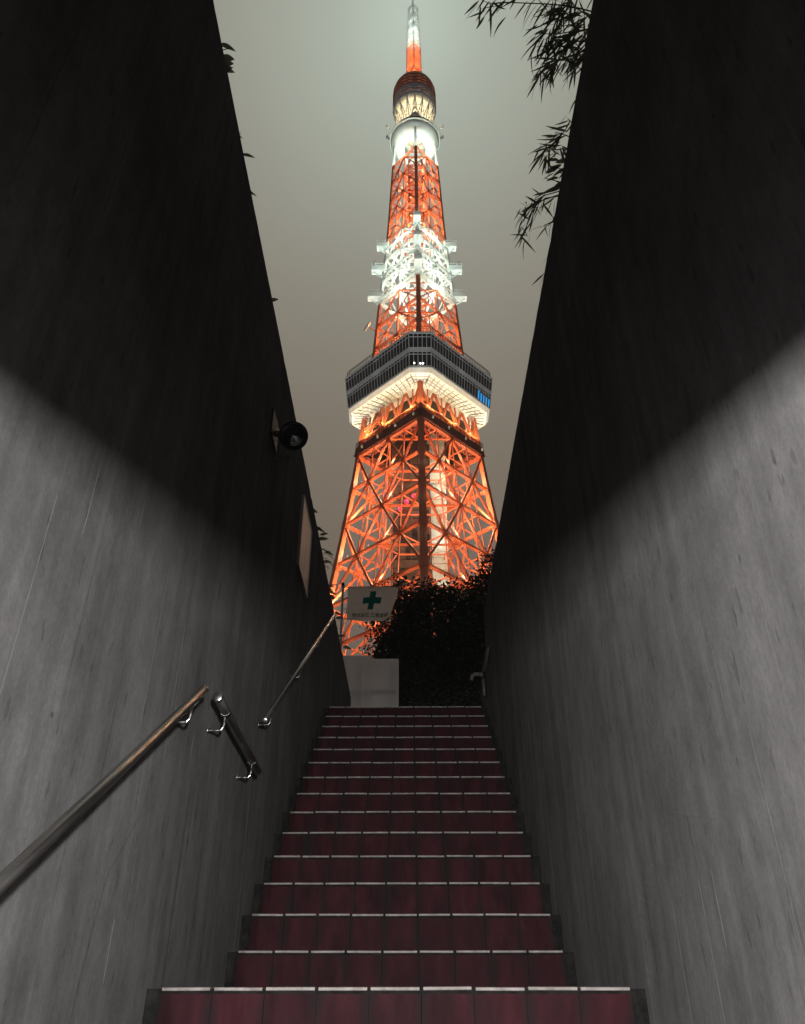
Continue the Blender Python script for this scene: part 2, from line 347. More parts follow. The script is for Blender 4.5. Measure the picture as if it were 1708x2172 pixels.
for k in range(4):
    b = MB(); x = PIT / 2 - .0062 - .001 * (k % 2)
    z0 = -.0015; z1 = .009; e = .002
    ring = lambda X: [(X, 0, z0), (X, -.002, z0 + e), (X, -.002, z1 - e), (X, .0015, z1), (X, .06, z1), (X, .06, z0)]
    b.prism(ring(-x), ring(x)); nm_.append(b.mesh('nosing_tile', NOSE))
rs = random.Random(11)
for ri, (y, z, low) in enumerate(rows):
    for k in range(9):
        X = (k - 4) * PIT
        link('riser_tile', rt[rs.randrange(4)], st, (X + rs.uniform(-.0008, .0008), y - so[1] + rs.uniform(0, .0015), z - .1725 - so[2]))
        link('nosing_tile', nm_[rs.randrange(4)], st, (X + rs.uniform(-.001, .001), y - .006 - so[1] + rs.uniform(-.001, .001), z - .008 - so[2] + rs.uniform(-.0012, .0012)), (rs.uniform(-.02, .02), rs.uniform(-.006, .006), 0))
# ------------------------------------------------------------------ lamp of the underpass behind the photographer
for sg, lb in ((-1, 'lit lamp on the wall of the underpass on the handrail side'), (1, 'lit lamp on the wall of the underpass opposite the handrail side')):
    cl = thing('wall_light', lb, 'lamp', (sg * (HW - .001), -1.75, .16))
    b = MB(); b.box((min(0, -sg * .05), -.2, -.17), (max(0, -sg * .05), .2, .17)); b.build('housing', BLACK, cl)
    b = MB(); b.prism([(-sg * .052, -.17, -.14), (-sg * .052, .17, -.14), (-sg * .052, .17, .14), (-sg * .052, -.17, .14)], [(-sg * .06, -.16, -.13), (-sg * .06, .16, -.13), (-sg * .06, .16, .13), (-sg * .06, -.16, .13)]); b.build('diffuser', LAMPW, cl)
    d_ = Vector((-sg * .99, .14, .0)); lamp('lamp_light', cl, (-sg * .07, .0, .0), 1300, (1, .965, .935), kind='AREA', rot=d_.to_track_quat('-Z', 'Z').to_euler(), shape='RECTANGLE', size=.3, size_y=.26)
# ------------------------------------------------------------------ handrails
def handrail(label, p0, p1, brackets, x=-.77, rad=.0175):
    p0 = Vector((x, *p0)); p1 = Vector((x, *p1)); root = thing('handrail', label, 'handrail', p0, 0, 'steel handrails along the wall'); o = tuple(p0)
    a = (p1 - p0).normalized()
    b = MB(); b.tube([p0, p1], rad, 20); b.build('rail', STEEL, root, o, True)
    for p, s in ((p0, -1), (p1, 1)):
        b = MB(); b.lathe([(0, .014), (rad * .85, .0135), (rad + .001, .011), (rad + .001, -.004), (rad, -.006)], p, 20, 0, a * s); b.build('end_cap', STEEL, root, o, True)
    for t in brackets:
        p = p0.lerp(p1, t); b = MB()
        zc = p.z - .085
        b.tube([(-HW + .002, p.y, zc), (-.80, p.y, zc), (x - .012, p.y, zc), (x - .003, p.y, zc + .012), (x, p.y, zc + .03), (x, p.y, p.z - rad - .002)], .0062, 8)
        b.lathe([(0, .004), (.016, .004), (.016, 0), (.0, 0)], (-HW + .001, p.y, zc), 14, 0, (1, 0, 0))
        u = Vector((0, 0, 1)); u = (u - a * u.dot(a)).normalized(); w = a.cross(u)
        n = 8; arc = [p + (u * -math.cos(q) + w * math.sin(q)) * (rad + .002) for q in [(-1 + 2 * k / n) * 1.15 for k in range(n + 1)]]
        for k in range(n): b.bar(arc[k], arc[k + 1], .026, .003, (arc[k] + arc[k + 1]) / 2 - p)
        b.build('bracket', STEEL, root, o, True)
handrail('long steel handrail running out of the picture at the lower left', (1.25, -.098), (2.99, 1.073), (.08, .93))
handrail('short level steel handrail between the two sloping ones', (3.24, 1.13), (4.27, 1.085), (.16, .84), rad=.021)
handrail('sloping steel handrail on the far flight up to the wall end', (4.35, 1.383), (7.78, 3.645), (.05, .35, .65, .95))
# little rail hoop at the stair top by the right wall
DULL = mat('dull_painted_rail', (.055, .045, .042), .6)
hp = thing('rail_hoop', 'thin steel rail with a curled end at the stair top by the right wall', 'handrail', (.79, 7.6, G))
b = MB(); ho = (.79, 7.6, G); b.tube([(.79, 6.85, 2.86), (.79, 7.3, 2.82), (.785, 7.42, 2.815)], .012, 10); b.build('rail', DULL, hp, ho, True)
b = MB(); b.tube([(.785, 7.42, 2.815), (.75, 7.46, 2.83), (.71, 7.46, 2.835), (.675, 7.46, 2.815), (.665, 7.46, 2.77)], .02, 12); b.build('curled_end', DULL, hp, ho, True)
b = MB(); b.tube([(.79, 7.5, 2.8), (.79, 7.5, G + .01)], .014, 10); b.build('post', DULL, hp, ho, True)

# ------------------------------------------------------------------ spotlight, tag and sign board on the left wall
sl = thing('spotlight', 'black round glass-fronted lamp fixed high on the left wall', 'lamp', (-HW, 4.05, 3.22)); o = (-HW, 4.05, 3.22)
ax = Vector((.15, -.86, -.62)).normalized(); pc = Vector((-.705, 4.05, 3.19))
b = MB(); b.lathe([(0, -.16), (.045, -.155), (.06, -.12), (.068, -.05), (.088, -.03), (.095, 0), (.095, .045), (.086, .045), (.082, .01)], pc, 28, 0, ax); b.build('housing', BLACK, sl, o, True)
b = MB(); b.lathe([(.083, .03), (.079, .012), (.066, .002), (.066, -.002)], pc, 32, 0, ax); b.build('reflector', CHROME, sl, o, True)
b = MB(); b.lathe([(.067, .002), (.05, .006), (.03, .010), (0, .012)], pc, 32, 0, ax); gl = b.build('lens', DARKG, sl, o, True)
b = MB(); b.lathe([(.0, .012), (.005, .010), (.006, 0), (0, -.002)], pc + ax * .012 + Vector((0, 0, .012)), 10, 0, ax); b.build('bulb_glint', NOSE, sl, o, True)  # white bead set on the lens as a painted bright reflection
b = MB(); b.lathe([(0, 0), (.02, .005), (.045, .0), (.055, -.03), (.05, -.06), (0, -.07)], pc - ax * .06 + Vector((-.02, 0, .07)), 16, 0, (0, 0, 1)); b.build('junction_cap', BLACK, sl, o, True)
b = MB(); b.box((-HW - .002, 3.93, 3.13), (-HW + .012, 4.15, 3.33)); b.build('mount_plate', BLACK, sl, o)
b = MB(); b.bar((-HW + .01, 4.05, 3.22), tuple(pc - ax * .1), .03, .012, (0, 1, 0)); b.bar((-HW + .01, 4.0, 3.17), (-.76, 4.02, 3.14), .018, .008, (0, 1, 0)); b.build('bracket', BLACK, sl, o)
tg = thing('tag', 'small grey tag hanging tilted below the black wall lamp', 'tag', (-.76, 4.06, 3.06), 0)
b = MB(); b.prism([(-.058, 0, -.028), (.045, 0, -.055), (.058, 0, .005), (-.042, 0, .04)], [(-.058, .004, -.028), (.045, .004, -.055), (.058, .004, .005), (-.042, .004, .04)]); q = b.build('plate', TAG, tg); q.location = (0, 0, -.03); q.rotation_euler = (R(-25), 0, 0)
b = MB(); b.tube([(0, 0, .0), (.01, .0, .06), (.03, -.01, .1)], .002, 6); b.build('tie', BLACK, tg)
sb = thing('sign_board', 'square pale board fixed edge-on to the left wall near its top', 'board', (-HW, 5.67, 2.96)); o = (-HW, 5.67, 2.96)
b = MB(); b.box((-HW + .004, 5.385, 2.965), (-HW + .020, 5.965, 3.605)); b.build('panel', BOARD, sb, o)
b = MB()
for y0, y1, z0, z1 in ((5.375, 5.387, 2.955, 3.615), (5.963, 5.975, 2.955, 3.615)): b.box((-HW - .002, y0, z0), (-HW + .024, y1, z1))
for z0, z1 in ((2.953, 2.966), (3.604, 3.617)): b.box((-HW - .002, 5.387, z0), (-HW + .0235, 5.963, z1))
b.build('frame', BOARD, sb, o)

# ------------------------------------------------------------------ hoarding, flagpole and flag beyond the stair top
hd = thing('hoarding', 'white site hoarding of tall flat panels beyond the stair top', 'hoarding', (-.7, 14, G)); o = (-.7, 14, G)
for x0, x1, zt, dy in ((-2.26, -1.757, 5.70, 0), (-1.775, -1.23, 5.702, .035), (-1.243, -.68, 5.702, 0), (-.70, -.166, 5.645, .035)):
    b = MB(); y = 14 + dy; b.prism([(x0, y, G), (x1, y, G), (x1, y + .03, G), (x0, y + .03, G)], [(x0, y, zt), (x1, y, zt), (x1, y + .03, zt), (x0, y + .03, zt)]); b.build('hoarding_panel', WHITEP, hd, o)
b = MB()
for x in (-1.96, -.9, -.3): b.tube([(x, 14.1, G), (x, 14.1, 5.5)], .024, 8)
for z in (3.4, 5.0): b.tube([(-2.2, 14.075, z), (-.2, 14.075, z)], .022, 8)
b.build('pipe_support', GALV, hd, o, True)
fp = thing('flagpole', 'thin grey pole with a crossbar carrying the white flag', 'flagpole', (-1.265, 13.9, G)); o = (-1.265, 13.9, G)
b = MB(); b.tube([(-1.262, 13.9, G), (-1.285, 13.9, 7.17)], .024, 12); b.build('pole', GALV, fp, o, True)
b = MB(); b.lathe([(0, .05), (.02, .045), (.034, .02), (.034, -.03), (.025, -.035)], (-1.285, 13.9, 7.17), 12); b.build('cap', BLACK, fp, o, True)
b = MB(); b.tube([(-1.285, 13.88, 7.105), (-.12, 13.87, 7.112)], .009, 8); b.build('crossbar', GALV, fp, o, True)
fl = thing('flag', 'white flag with a green cross and black lettering on a pole', 'flag', (-1.18, 13.85, 7.09)); o = (-1.18, 13.85, 7.09)
def cloth(s, t, lift=0.):
    tl, tr, bl, br = (-1.185, 7.085), (-.172, 7.085), (-1.168, 6.382), (-.325, 6.40)
    x = (tl[0] * (1 - s) + tr[0] * s) * (1 - t) + (bl[0] * (1 - s) + br[0] * s) * t
    z = (tl[1] * (1 - s) + tr[1] * s) * (1 - t) + (bl[1] * (1 - s) + br[1] * s) * t
    z -= t * t * .045 * math.sin(math.pi * min(1, s * 1.05)) - .05 * max(0, s - .85) / .15 * max(0, t - .8) / .2
    x += .02 * t * math.sin(5 * t + 1)
    y = 13.85 + .035 * math.sin(7 * s + 2.2 * t) * (.3 + .7 * t) + .02 * math.sin(13 * s - 3 * t) * t
    return (x, y - lift, z)
def clothpatch(m, s0, s1, t0, t1, ns_, nt_, lift=0., mi=0):
    k = len(m.v)
    for j in range(nt_ + 1):
        for i in range(ns_ + 1): m.v.append(cloth(s0 + (s1 - s0) * i / ns_, t0 + (t1 - t0) * j / nt_, lift))
    for j in range(nt_):
        for i in range(ns_):
            a = k + j * (ns_ + 1) + i; m.f.append((a, a + ns_ + 1, a + ns_ + 2, a + 1)); m.m.append(mi)
b = MB(); clothpatch(b, 0, 1, 0, 1, 40, 26); clothpatch(b, 0, 1, 0, 1, 40, 26, -.003); b.build('cloth', CLOTH, fl, o, True)
b = MB(); clothpatch(b, .325, .705, .325, .515, 16, 6, .004); clothpatch(b, .455, .575, .14, .325, 6, 6, .004); clothpatch(b, .455, .575, .515, .70, 6, 6, .004); b.build('green_cross', GREEN, fl, o, True)
fc = bpy.data.curves.new('lettering', 'FONT'); fc.body = '\u682a\u5f0f\u4f1a\u793e \u4e09\u6075\u5efa\u8a2d'; fc.resolution_u = 2; fc.offset = .012
fo = bpy.data.objects.new('lettering_source', fc); COL.objects.link(fo)
dg = bpy.context.evaluated_depsgraph_get(); tm = bpy.data.meshes.new_from_object(fo.evaluated_get(dg)); bpy.data.objects.remove(fo)
if len(tm.vertices):
    xs = [v.co.x for v in tm.vertices]; ys = [v.co.y for v in tm.vertices]; x0, x1, y0, y1 = min(xs), max(xs), min(ys), max(ys)
    for v in tm.vertices:
        v.co = Vector(cloth(.13 + .80 * (v.co.x - x0) / (x1 - x0), .905 - .125 * (v.co.y - y0) / (y1 - y0), .005)) - Vector(o)
    tm.materials.clear(); tm.materials.append(INK); link('lettering', tm, fl)
b = MB()
for s in (.02, .25, .5, .75, .97):
    p = cloth(s, 0); b.tube([(p[0], p[1], p[2] - .01), (p[0], 13.872, 7.12)], .006, 6)
for t in (.08, .35, .65, .95):
    p = cloth(0, t); b.tube([(p[0] + .01, p[1], p[2]), (-1.27, 13.9, p[2] + .005)], .005, 6)
b.build('tie', INK, fl, o)
rd = thing('thin_rod', 'thin dark rod poking out past the left wall behind leaves', 'rod', (-1.95, 13.8, G)); o = (-1.95, 13.8, G)
b = MB(); b.tube([(-1.9, 13.8, 7.11), (-1.385, 13.79, 7.115)], .012, 8); b.build('arm', GALV, rd, o); b = MB(); b.tube([(-1.9, 13.8, G), (-1.9, 13.8, 7.15)], .022, 8); b.build('pole', GALV, rd, o, True)

# ------------------------------------------------------------------ leaves
def leafmesh(name, L_, w, fold=.25, curl=.2, n=5, mat_=LEAF):
    b = MB(); rows_ = []
    for i in range(n + 1):
        t = i / n; ww = w * math.sin(math.pi * min(1, t * .93 + .07)) ** .8 * (1 - .35 * t) if 0 < i < n else (.0008 if i == n else w * .12)
        z = -curl * L_ * t * t; rows_.append([(t * L_, -ww, z + fold * ww), (t * L_, 0, z), (t * L_, ww, z + fold * ww)])
    for i in range(n):
        for k in (0, 1): b.face([rows_[i][k], rows_[i + 1][k], rows_[i + 1][k + 1], rows_[i][k + 1]])
    return b.mesh(name, mat_, smooth=True)
BAM = [leafmesh('leaf', .10 + .012 * k, .0068 + .0008 * (k % 3), .3, .1 + .06 * k) for k in range(4)]
OVA = [leafmesh('leaf', .07 + .006 * k, .017 + .001 * k, .2, .15 + .1 * k, 6) for k in range(3)]
def place_leaf(me, root, base, d, roll, sc=1.):
    d = Vector(d).normalized(); up = Vector((0, 0, 1)); up = up - d * up.dot(d)
    if up.length < .05: up = Vector((0, 1, 0)) - d * d.y
    up.normalize(); y = up.cross(d); M = Matrix((d, y, up)).transposed().to_4x4() @ Matrix.Rotation(roll, 4, 'X') @ Matrix.Scale(sc, 4)
    M.translation = Vector(base) - Vector(root.location); ob = link('leaf', me, root); ob.matrix_local = M; return ob
def bamboo(label, base, branches, seed, cat='bamboo'):
    rg = random.Random(seed); root = thing('bamboo', label, cat, base, 0); o = tuple(base)
    b = MB(); b.tube([base, (base[0] + .01, base[1] + .05, base[2] + .9), (base[0] - .04, base[1] + .02, 4.3)], .012, 8); b.build('stem', CULM, root, o, True)
    for pts, zt, nl, dens in branches:
        path = [Vector((x, y, 4.1 + zt * k / max(1, len(pts) - 1) + rg.uniform(-.03, .03))) for k, (x, y) in enumerate(pts)]
        full = [Vector((base[0] - .03, base[1] + .02, 3.9)), (Vector((base[0], base[1], 4.05)) + path[0]) / 2] + path
        b = MB(); nn = len(full); b.tube(full, .004, 6, 0, [.005 - .0042 * k / nn for k in range(nn)]); b.build('twig', CULM, root, o)
        for k in range(nl):
            t = (k + rg.random()) / nl * (len(path) - 1); i = min(int(t), len(path) - 2); p = path[i].lerp(path[i + 1], t - i); a = (path[i + 1] - path[i]).normalized()
            p = p + Vector((rg.gauss(0, dens), rg.gauss(0, dens), rg.gauss(0, dens)))
            # leaves droop: away from the stem and down
            d = Vector((-.35, .55, -.45)) + a * .35 + Vector((rg.gauss(0, .38), rg.gauss(0, .42), rg.gauss(0, .35)))
            if rg.random() < .13: d = Vector((rg.gauss(0, 1), rg.gauss(0, 1), rg.gauss(0, .6)))
            place_leaf(BAM[rg.randrange(4)], root, p, d, rg.uniform(-1.3, 1.3), rg.uniform(.65, 1.15))
    return root
bamboo('bamboo sprays arching highest over the right wall with dense drooping leaves', (1.24, 1.95, G), [
    ([(0.967, 1.884), (0.846, 1.873), (0.717, 1.866), (0.543, 1.858), (0.46, 1.86), (0.425, 1.864)], .05, 48, .024),
    ([(0.975, 1.923), (0.886, 1.88), (0.801, 1.873), (0.761, 1.902)], .0, 60, .03),
    ([(0.97, 1.984), (0.886, 1.99), (0.798, 1.979), (0.702, 1.995)], 0, 55, .028),
    ([(0.968, 2.041), (0.87, 2.014), (0.808, 2.039), (0.713, 2.05)], 0, 42, .026),
    ([(0.963, 2.086), (0.85, 2.098), (0.786, 2.143), (0.735, 2.19)], 0, 36, .02),
    ([(0.85, 2.098), (0.827, 2.144), (0.787, 2.2)], 0, 18, .016),
    ([(0.969, 2.099), (0.924, 2.111), (0.902, 2.135)], 0, 24, .022)], 21)
bamboo('bamboo sprays lower along the right wall mixed with broad leaves', (1.24, 2.75, G), [
    ([(0.968, 2.465), (0.934, 2.435)], 0, 5, .01), ([(0.963, 2.543), (0.919, 2.519), (0.873, 2.507)], 0, 18, .018),
    ([(0.965, 2.622), (0.895, 2.605), (0.834, 2.596), (0.82, 2.65)], 0, 30, .02),
    ([(0.961, 2.903), (0.881, 2.92), (0.813, 2.99), (0.799, 3.10), (0.775, 3.17)], 0, 42, .02),
    ([(0.881, 2.90), (0.80, 2.93)], 0, 7, .012), ([(0.813, 2.98), (0.752, 3.0)], 0, 6, .012),
    ([(0.969, 3.087), (0.925, 3.10), (0.906, 3.135)], 0, 6, .01), ([(.98, 2.329), (.965, 2.33)], 0, 1, .001), ([(.985, 3.36), (.965, 3.365)], 0, 1, .001), ([(.98, 3.5), (.955, 3.52)], 0, 2, .002)], 33)
def shrub(label, base, leaves, seed, z, me=OVA, side=1, sc=1.):
    rg = random.Random(seed); root = thing('shrub', label, 'shrub', base); o = tuple(base)
    b = MB(); bx = base[0]
    for x, y in leaves[::2]: b.tube([(bx, base[1], base[2]), (bx + .3 * (x - bx), y, z - .12), (x, y, z)], .003, 6, 0, [.007, .004, .002])
    b.build('stem', BARK, root, o)
    for x, y in leaves: place_leaf(me[rg.randrange(3)], root, (x - side * .045 * sc, y + rg.uniform(-.03, .0), z + rg.uniform(-.02, .02)), (side * 1, rg.uniform(-.1, .5), rg.uniform(-.4, .3)), rg.uniform(-.7, .7), rg.uniform(.8, 1.1) * sc)
    return root
shrub('broad-leaved shrub with oval leaves amid the bamboo over the right wall', (1.22, 2.72, G), [(0.85, 2.757), (0.88, 2.771), (0.865, 2.68), (0.91, 2.67), (0.918, 2.72), (0.887, 2.823), (0.937, 2.806), (0.866, 2.711), (0.917, 2.78), (0.884, 2.695), (.94, 2.74), (.93, 2.85)], 4, 4.05, side=-1, sc=1.15)
shrub('small leaf cluster over the left wall near the top of the picture', (-1.2, 2.15, G), [(-.850, 2.068), (-.852, 2.113), (-.866, 2.154), (-.868, 2.2), (-.872, 2.18)], 5, 4.15)
shrub('pair of single leaves over the left wall below the topmost cluster', (-1.2, 2.66, G), [(-.879, 2.526), (-.856, 2.684), (-.884, 2.891)], 6, 4.15)
shrub('single leaf over the left wall above the black lamp', (-1.2, 3.75, G), [(-.868, 3.749)], 7, 4.15, sc=.9)
shrub('leafy shrub over the left wall beside the pale sign board', (-1.2, 7.1, G), [(-.87, 6.43), (-.83, 6.84), (-.85, 6.8), (-.87, 7.04), (-.80, 7.29), (-.77, 7.35), (-.85, 7.41), (-.86, 7.56), (-.84, 7.2), (-.83, 7.0), (-.83, 7.5), (-.81, 6.95), (-.79, 7.25), (-.8, 7.45), (-.85, 7.65), (-.84, 6.75)], 8, 4.15, sc=1.5)
shrub('leafy shrub over the left wall end beneath the thin rod', (-1.2, 8.3, G), [(-.85, 8.07), (-.85, 8.17), (-.86, 8.31), (-.86, 8.45), (-.83, 8.25), (-.88, 8.6), (-.82, 9.0), (-.85, 9.2), (-.82, 8.8), (-.84, 9.5), (-.8, 9.9)], 9, 4.15, sc=1.4)

# ------------------------------------------------------------------ trees beyond the stair top
def tree(label, base, blobs, nleaf, lsize, seed, limbs):
    rg = random.Random(seed); root = thing('tree', label, 'tree', base, 0, 'dark trees beyond the stair top'); o = tuple(base); bx, by, bz = base
    top = max(c[2] + r[2] * .5 for c, r in blobs)
    b = MB(); b.tube([(bx, by, bz - .2), (bx + .1, by, bz + 1.5), (bx - .05, by + .1, bz + 3), (bx, by, top)], .2, 10, 0, [.28, .2, .15, .04])
    for k in range(limbs):
        c, r = rg.choice(blobs); z0 = bz + 1.5 + (top - bz - 1.8) * rg.random() * .8
        p = Vector(c) + Vector((rg.uniform(-.7, .7) * r[0], rg.uniform(-.7, .7) * r[1], rg.uniform(-.3, .7) * r[2])); s = Vector((bx, by, z0))
        b.tube([s, s.lerp(p, .5) + Vector((0, 0, .15)), p], .03, 6, 0, [.07, .04, .012])
    b.build('trunk', BARK, root, o, True)
    m = MB(); tot = sum(r[0] * r[1] * r[2] for c, r in blobs)
    for c, r in blobs:
        n = int(nleaf * r[0] * r[1] * r[2] / tot); ncl = max(12, n // 16); C_ = []
        for k in range(ncl):
            while True:
                q = Vector((rg.uniform(-1, 1), rg.uniform(-1, 1), rg.uniform(-1, 1)))
                if .25 < q.length < 1: break
            q = q.normalized() * q.length ** .55; C_.append(Vector((c[0] + q.x * r[0], c[1] + q.y * r[1], c[2] + q.z * r[2])))
        for k in range(n):
            p = C_[k % ncl] + Vector((rg.gauss(0, .17), rg.gauss(0, .17), rg.gauss(0, .13)))
            d = Vector((rg.gauss(0, 1), rg.gauss(0, 1), rg.gauss(-.2, .8))).normalized(); e = d.cross(Vector((rg.gauss(0, 1), rg.gauss(0, 1), rg.gauss(0, 1)))).normalized()
            L_ = lsize * rg.uniform(.6, 1.3); w = L_ * .27
            m.face([p, p + d * L_ * .5 + e * w, p + d * L_, p + d * L_ * .45 - e * w])
    tag(m.build('crown', LEAFT, root, o), kind='stuff')
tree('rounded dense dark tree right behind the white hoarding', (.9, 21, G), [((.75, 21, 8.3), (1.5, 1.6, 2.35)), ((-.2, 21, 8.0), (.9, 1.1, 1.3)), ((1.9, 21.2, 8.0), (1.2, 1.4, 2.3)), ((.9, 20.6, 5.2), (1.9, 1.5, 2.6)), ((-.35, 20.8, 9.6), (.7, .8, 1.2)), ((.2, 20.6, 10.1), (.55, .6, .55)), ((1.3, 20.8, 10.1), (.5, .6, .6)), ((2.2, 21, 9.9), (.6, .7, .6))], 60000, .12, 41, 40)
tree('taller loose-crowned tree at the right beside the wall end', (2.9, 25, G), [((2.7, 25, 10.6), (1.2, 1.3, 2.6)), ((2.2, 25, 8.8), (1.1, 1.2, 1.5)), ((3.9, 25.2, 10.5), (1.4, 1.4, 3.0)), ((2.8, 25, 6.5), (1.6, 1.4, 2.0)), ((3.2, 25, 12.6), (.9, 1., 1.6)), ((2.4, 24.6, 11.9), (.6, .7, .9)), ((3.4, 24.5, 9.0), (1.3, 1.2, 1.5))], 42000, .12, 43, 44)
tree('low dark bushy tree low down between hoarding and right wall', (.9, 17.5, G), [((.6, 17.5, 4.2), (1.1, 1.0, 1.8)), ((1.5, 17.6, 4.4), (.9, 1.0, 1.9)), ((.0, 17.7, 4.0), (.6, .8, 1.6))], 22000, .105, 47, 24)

# ------------------------------------------------------------------ the tower
TX, TY, TB = 2.53, 150.04, 2.6
tw = thing('lattice_tower', 'huge floodlit orange and white steel lattice tower with a glazed deck', 'tower', (TX, TY, TB), R(YAW))
TO = (0, 0, TB)
RT = [(2.6, 47), (15, 38), (30, 31), (50, 25.4), (61, 22.7), (71.5, 20.6), (82, 18.9), (92.3, 17.4), (101.9, 16.1), (111.5, 15.0), (120, 14.1), (138, 12.4), (146, 11.7), (165, 10.5), (180.6, 9.4), (195, 8.4), (215, 7.7), (230, 7.1), (246, 6.8)]
def rz(z):
    for (a, ra), (b_, rb) in zip(RT, RT[1:]):
        if z <= b_: return ra + (rb - ra) * (z - a) / (b_ - a)
    return RT[-1][1]
CD = [Vector((0, -1, 0)), Vector((1, 0, 0)), Vector((0, 1, 0)), Vector((-1, 0, 0))]
def corner(k, z, ins=0.): return CD[k % 4] * (rz(z) - ins) + Vector((0, 0, z))
def fpt(k, t, z, ins=0.): return corner(k, z, ins).lerp(corner(k + 1, z, ins), t)
def fn(k): return (CD[k % 4] + CD[(k + 1) % 4]).normalized()
def paint(z): return 1 if (163 < z < 191 or 227 < z < 262 or z > 301) else 0
PM = [ORANGE, WHITET]
LOW = [2.6, 15, 27, 39, 50, 61, 71.5, 82, 92.3, 101.9, 111.5]
HIGH = [135, 146.5, 155, 164, 173, 182, 191, 200, 209, 218, 227]
# legs
for k in range(4):
    b = MB(); zs = LOW + [116, 120, 124, 130] + HIGH + [233, 240]
    n = CD[k]
    for z0, z1 in zip(zs, zs[1:]):
        w0, w1 = (1.35 - .0032 * z0), (1.35 - .0032 * z1); zz = z0 + .02
        b.bar(corner(k, zz, w0 * .4), corner(k, z1, w1 * .4), w0, w0, fn(k), paint((z0 + z1) / 2), w1, w1)
    for z in LOW[1:] + HIGH:
        s = 1.2 if z < 120 else .7
        b.bar(corner(k, z - s, .5), corner(k, z + s, .5), (1.75 - .005 * z), (1.75 - .005 * z), fn(k), paint(z))
    b.build('leg', PM, tw, TO)
# lower diamond lattice
def face_beam(name, k, a, b_, w, d, lace=True, ins=.4, mi=None, pitch=None):
    p0 = fpt(k, a[0], a[1], ins); p1 = fpt(k, b_[0], b_[1], ins); m = MB(); mi = paint((a[1] + b_[1]) / 2) if mi is None else mi
    if lace: m.lattice(p0, p1, w, d, fn(k), mi, pitch=pitch)
    else: m.bar(p0, p1, w, d, fn(k), mi)
    return m.build(name, PM, tw, TO)
for li in range(len(LOW) - 1):
    z0, z1 = LOW[li], LOW[li + 1]; par = (len(LOW) - li + 1) % 2
    for k in range(4):
        face_beam('girder', k, (.03, z1), (.97, z1), .56, .7, pitch=.8)
        # diagonals between node fractions of the two levels
        top = [0, .5, 1] if par else [.25, .75]; bot = [.25, .75] if par else [0, .5, 1]
        for tp in top:
            for bt in bot:
                if abs(tp - bt) < .3:
                    dark = (bt < tp) == (k in (0, 2)) if k in (0, 3) else (bt > tp)
                    dark = (bt < tp) if k == 3 else (bt > tp) if k == 0 else ((bt < tp) if k == 1 else (bt > tp))
                    # direction falling towards the near leg is a plain box section, the other is laced
                    fall = (bt > tp) if k in (3, 2) else (bt < tp)
                    if fall: face_beam('diagonal_brace', k, (bt, z0), (tp, z1), .5, .3, False, .25)
                    else: face_beam('diagonal_brace', k, (bt, z0), (tp, z1), .42, .5, pitch=.6)
        for t in (.25, .5, .75): face_beam('post', k, (t, z0), (t, z1), .2, .2, False, .5)
        # quarter girder hung between
        zm = (z0 + z1) / 2
    if z1 > 45:
        for k in range(4):
            b = MB(); b.lattice(fpt(k, .5, z1, .8), fpt(k + 1, .5, z1, .8), .36, .42, (0, 0, 1), 0, pitch=.8); b.build('plan_brace', PM, tw, TO)
            m1 = (fpt(k, .5, z1, .8) + fpt(k + 1, .5, z1, .8)) / 2
            for q in (fpt(k, .75, z1, .8), fpt(k + 1, .25, z1, .8)): b = MB(); b.bar(q, m1, .22, .26, (0, 0, 1), 0); b.build('plan_brace', PM, tw, TO)
# light inner web of the lower part (too fine to pick apart)
b = MB(); rg = random.Random(8)
for z in [z for z in LOW if z > 45][:-1]:
    z2 = z + 10
    for k in range(4):
        c0 = fpt(k, .5, z, 1).lerp(Vector((0, 0, z)), .45)
        b.bar(c0, fpt(k, .5, z, 1), .22, .25); b.bar(c0, fpt(k + 1, .5, z, 1).lerp(Vector((0, 0, z)), .45), .25, .3)
        for t in (.25, .75): b.bar(fpt(k, t, z, .8), fpt(k, t, z - 1.6, .9), .15, .15)
        b.bar(fpt(k, .5, z, 1), fpt(k, .5, z2, 1).lerp(Vector((0, 0, z2)), .4), .2, .2)
tag(b.build('inner_web', PM, tw, TO), kind='stuff')
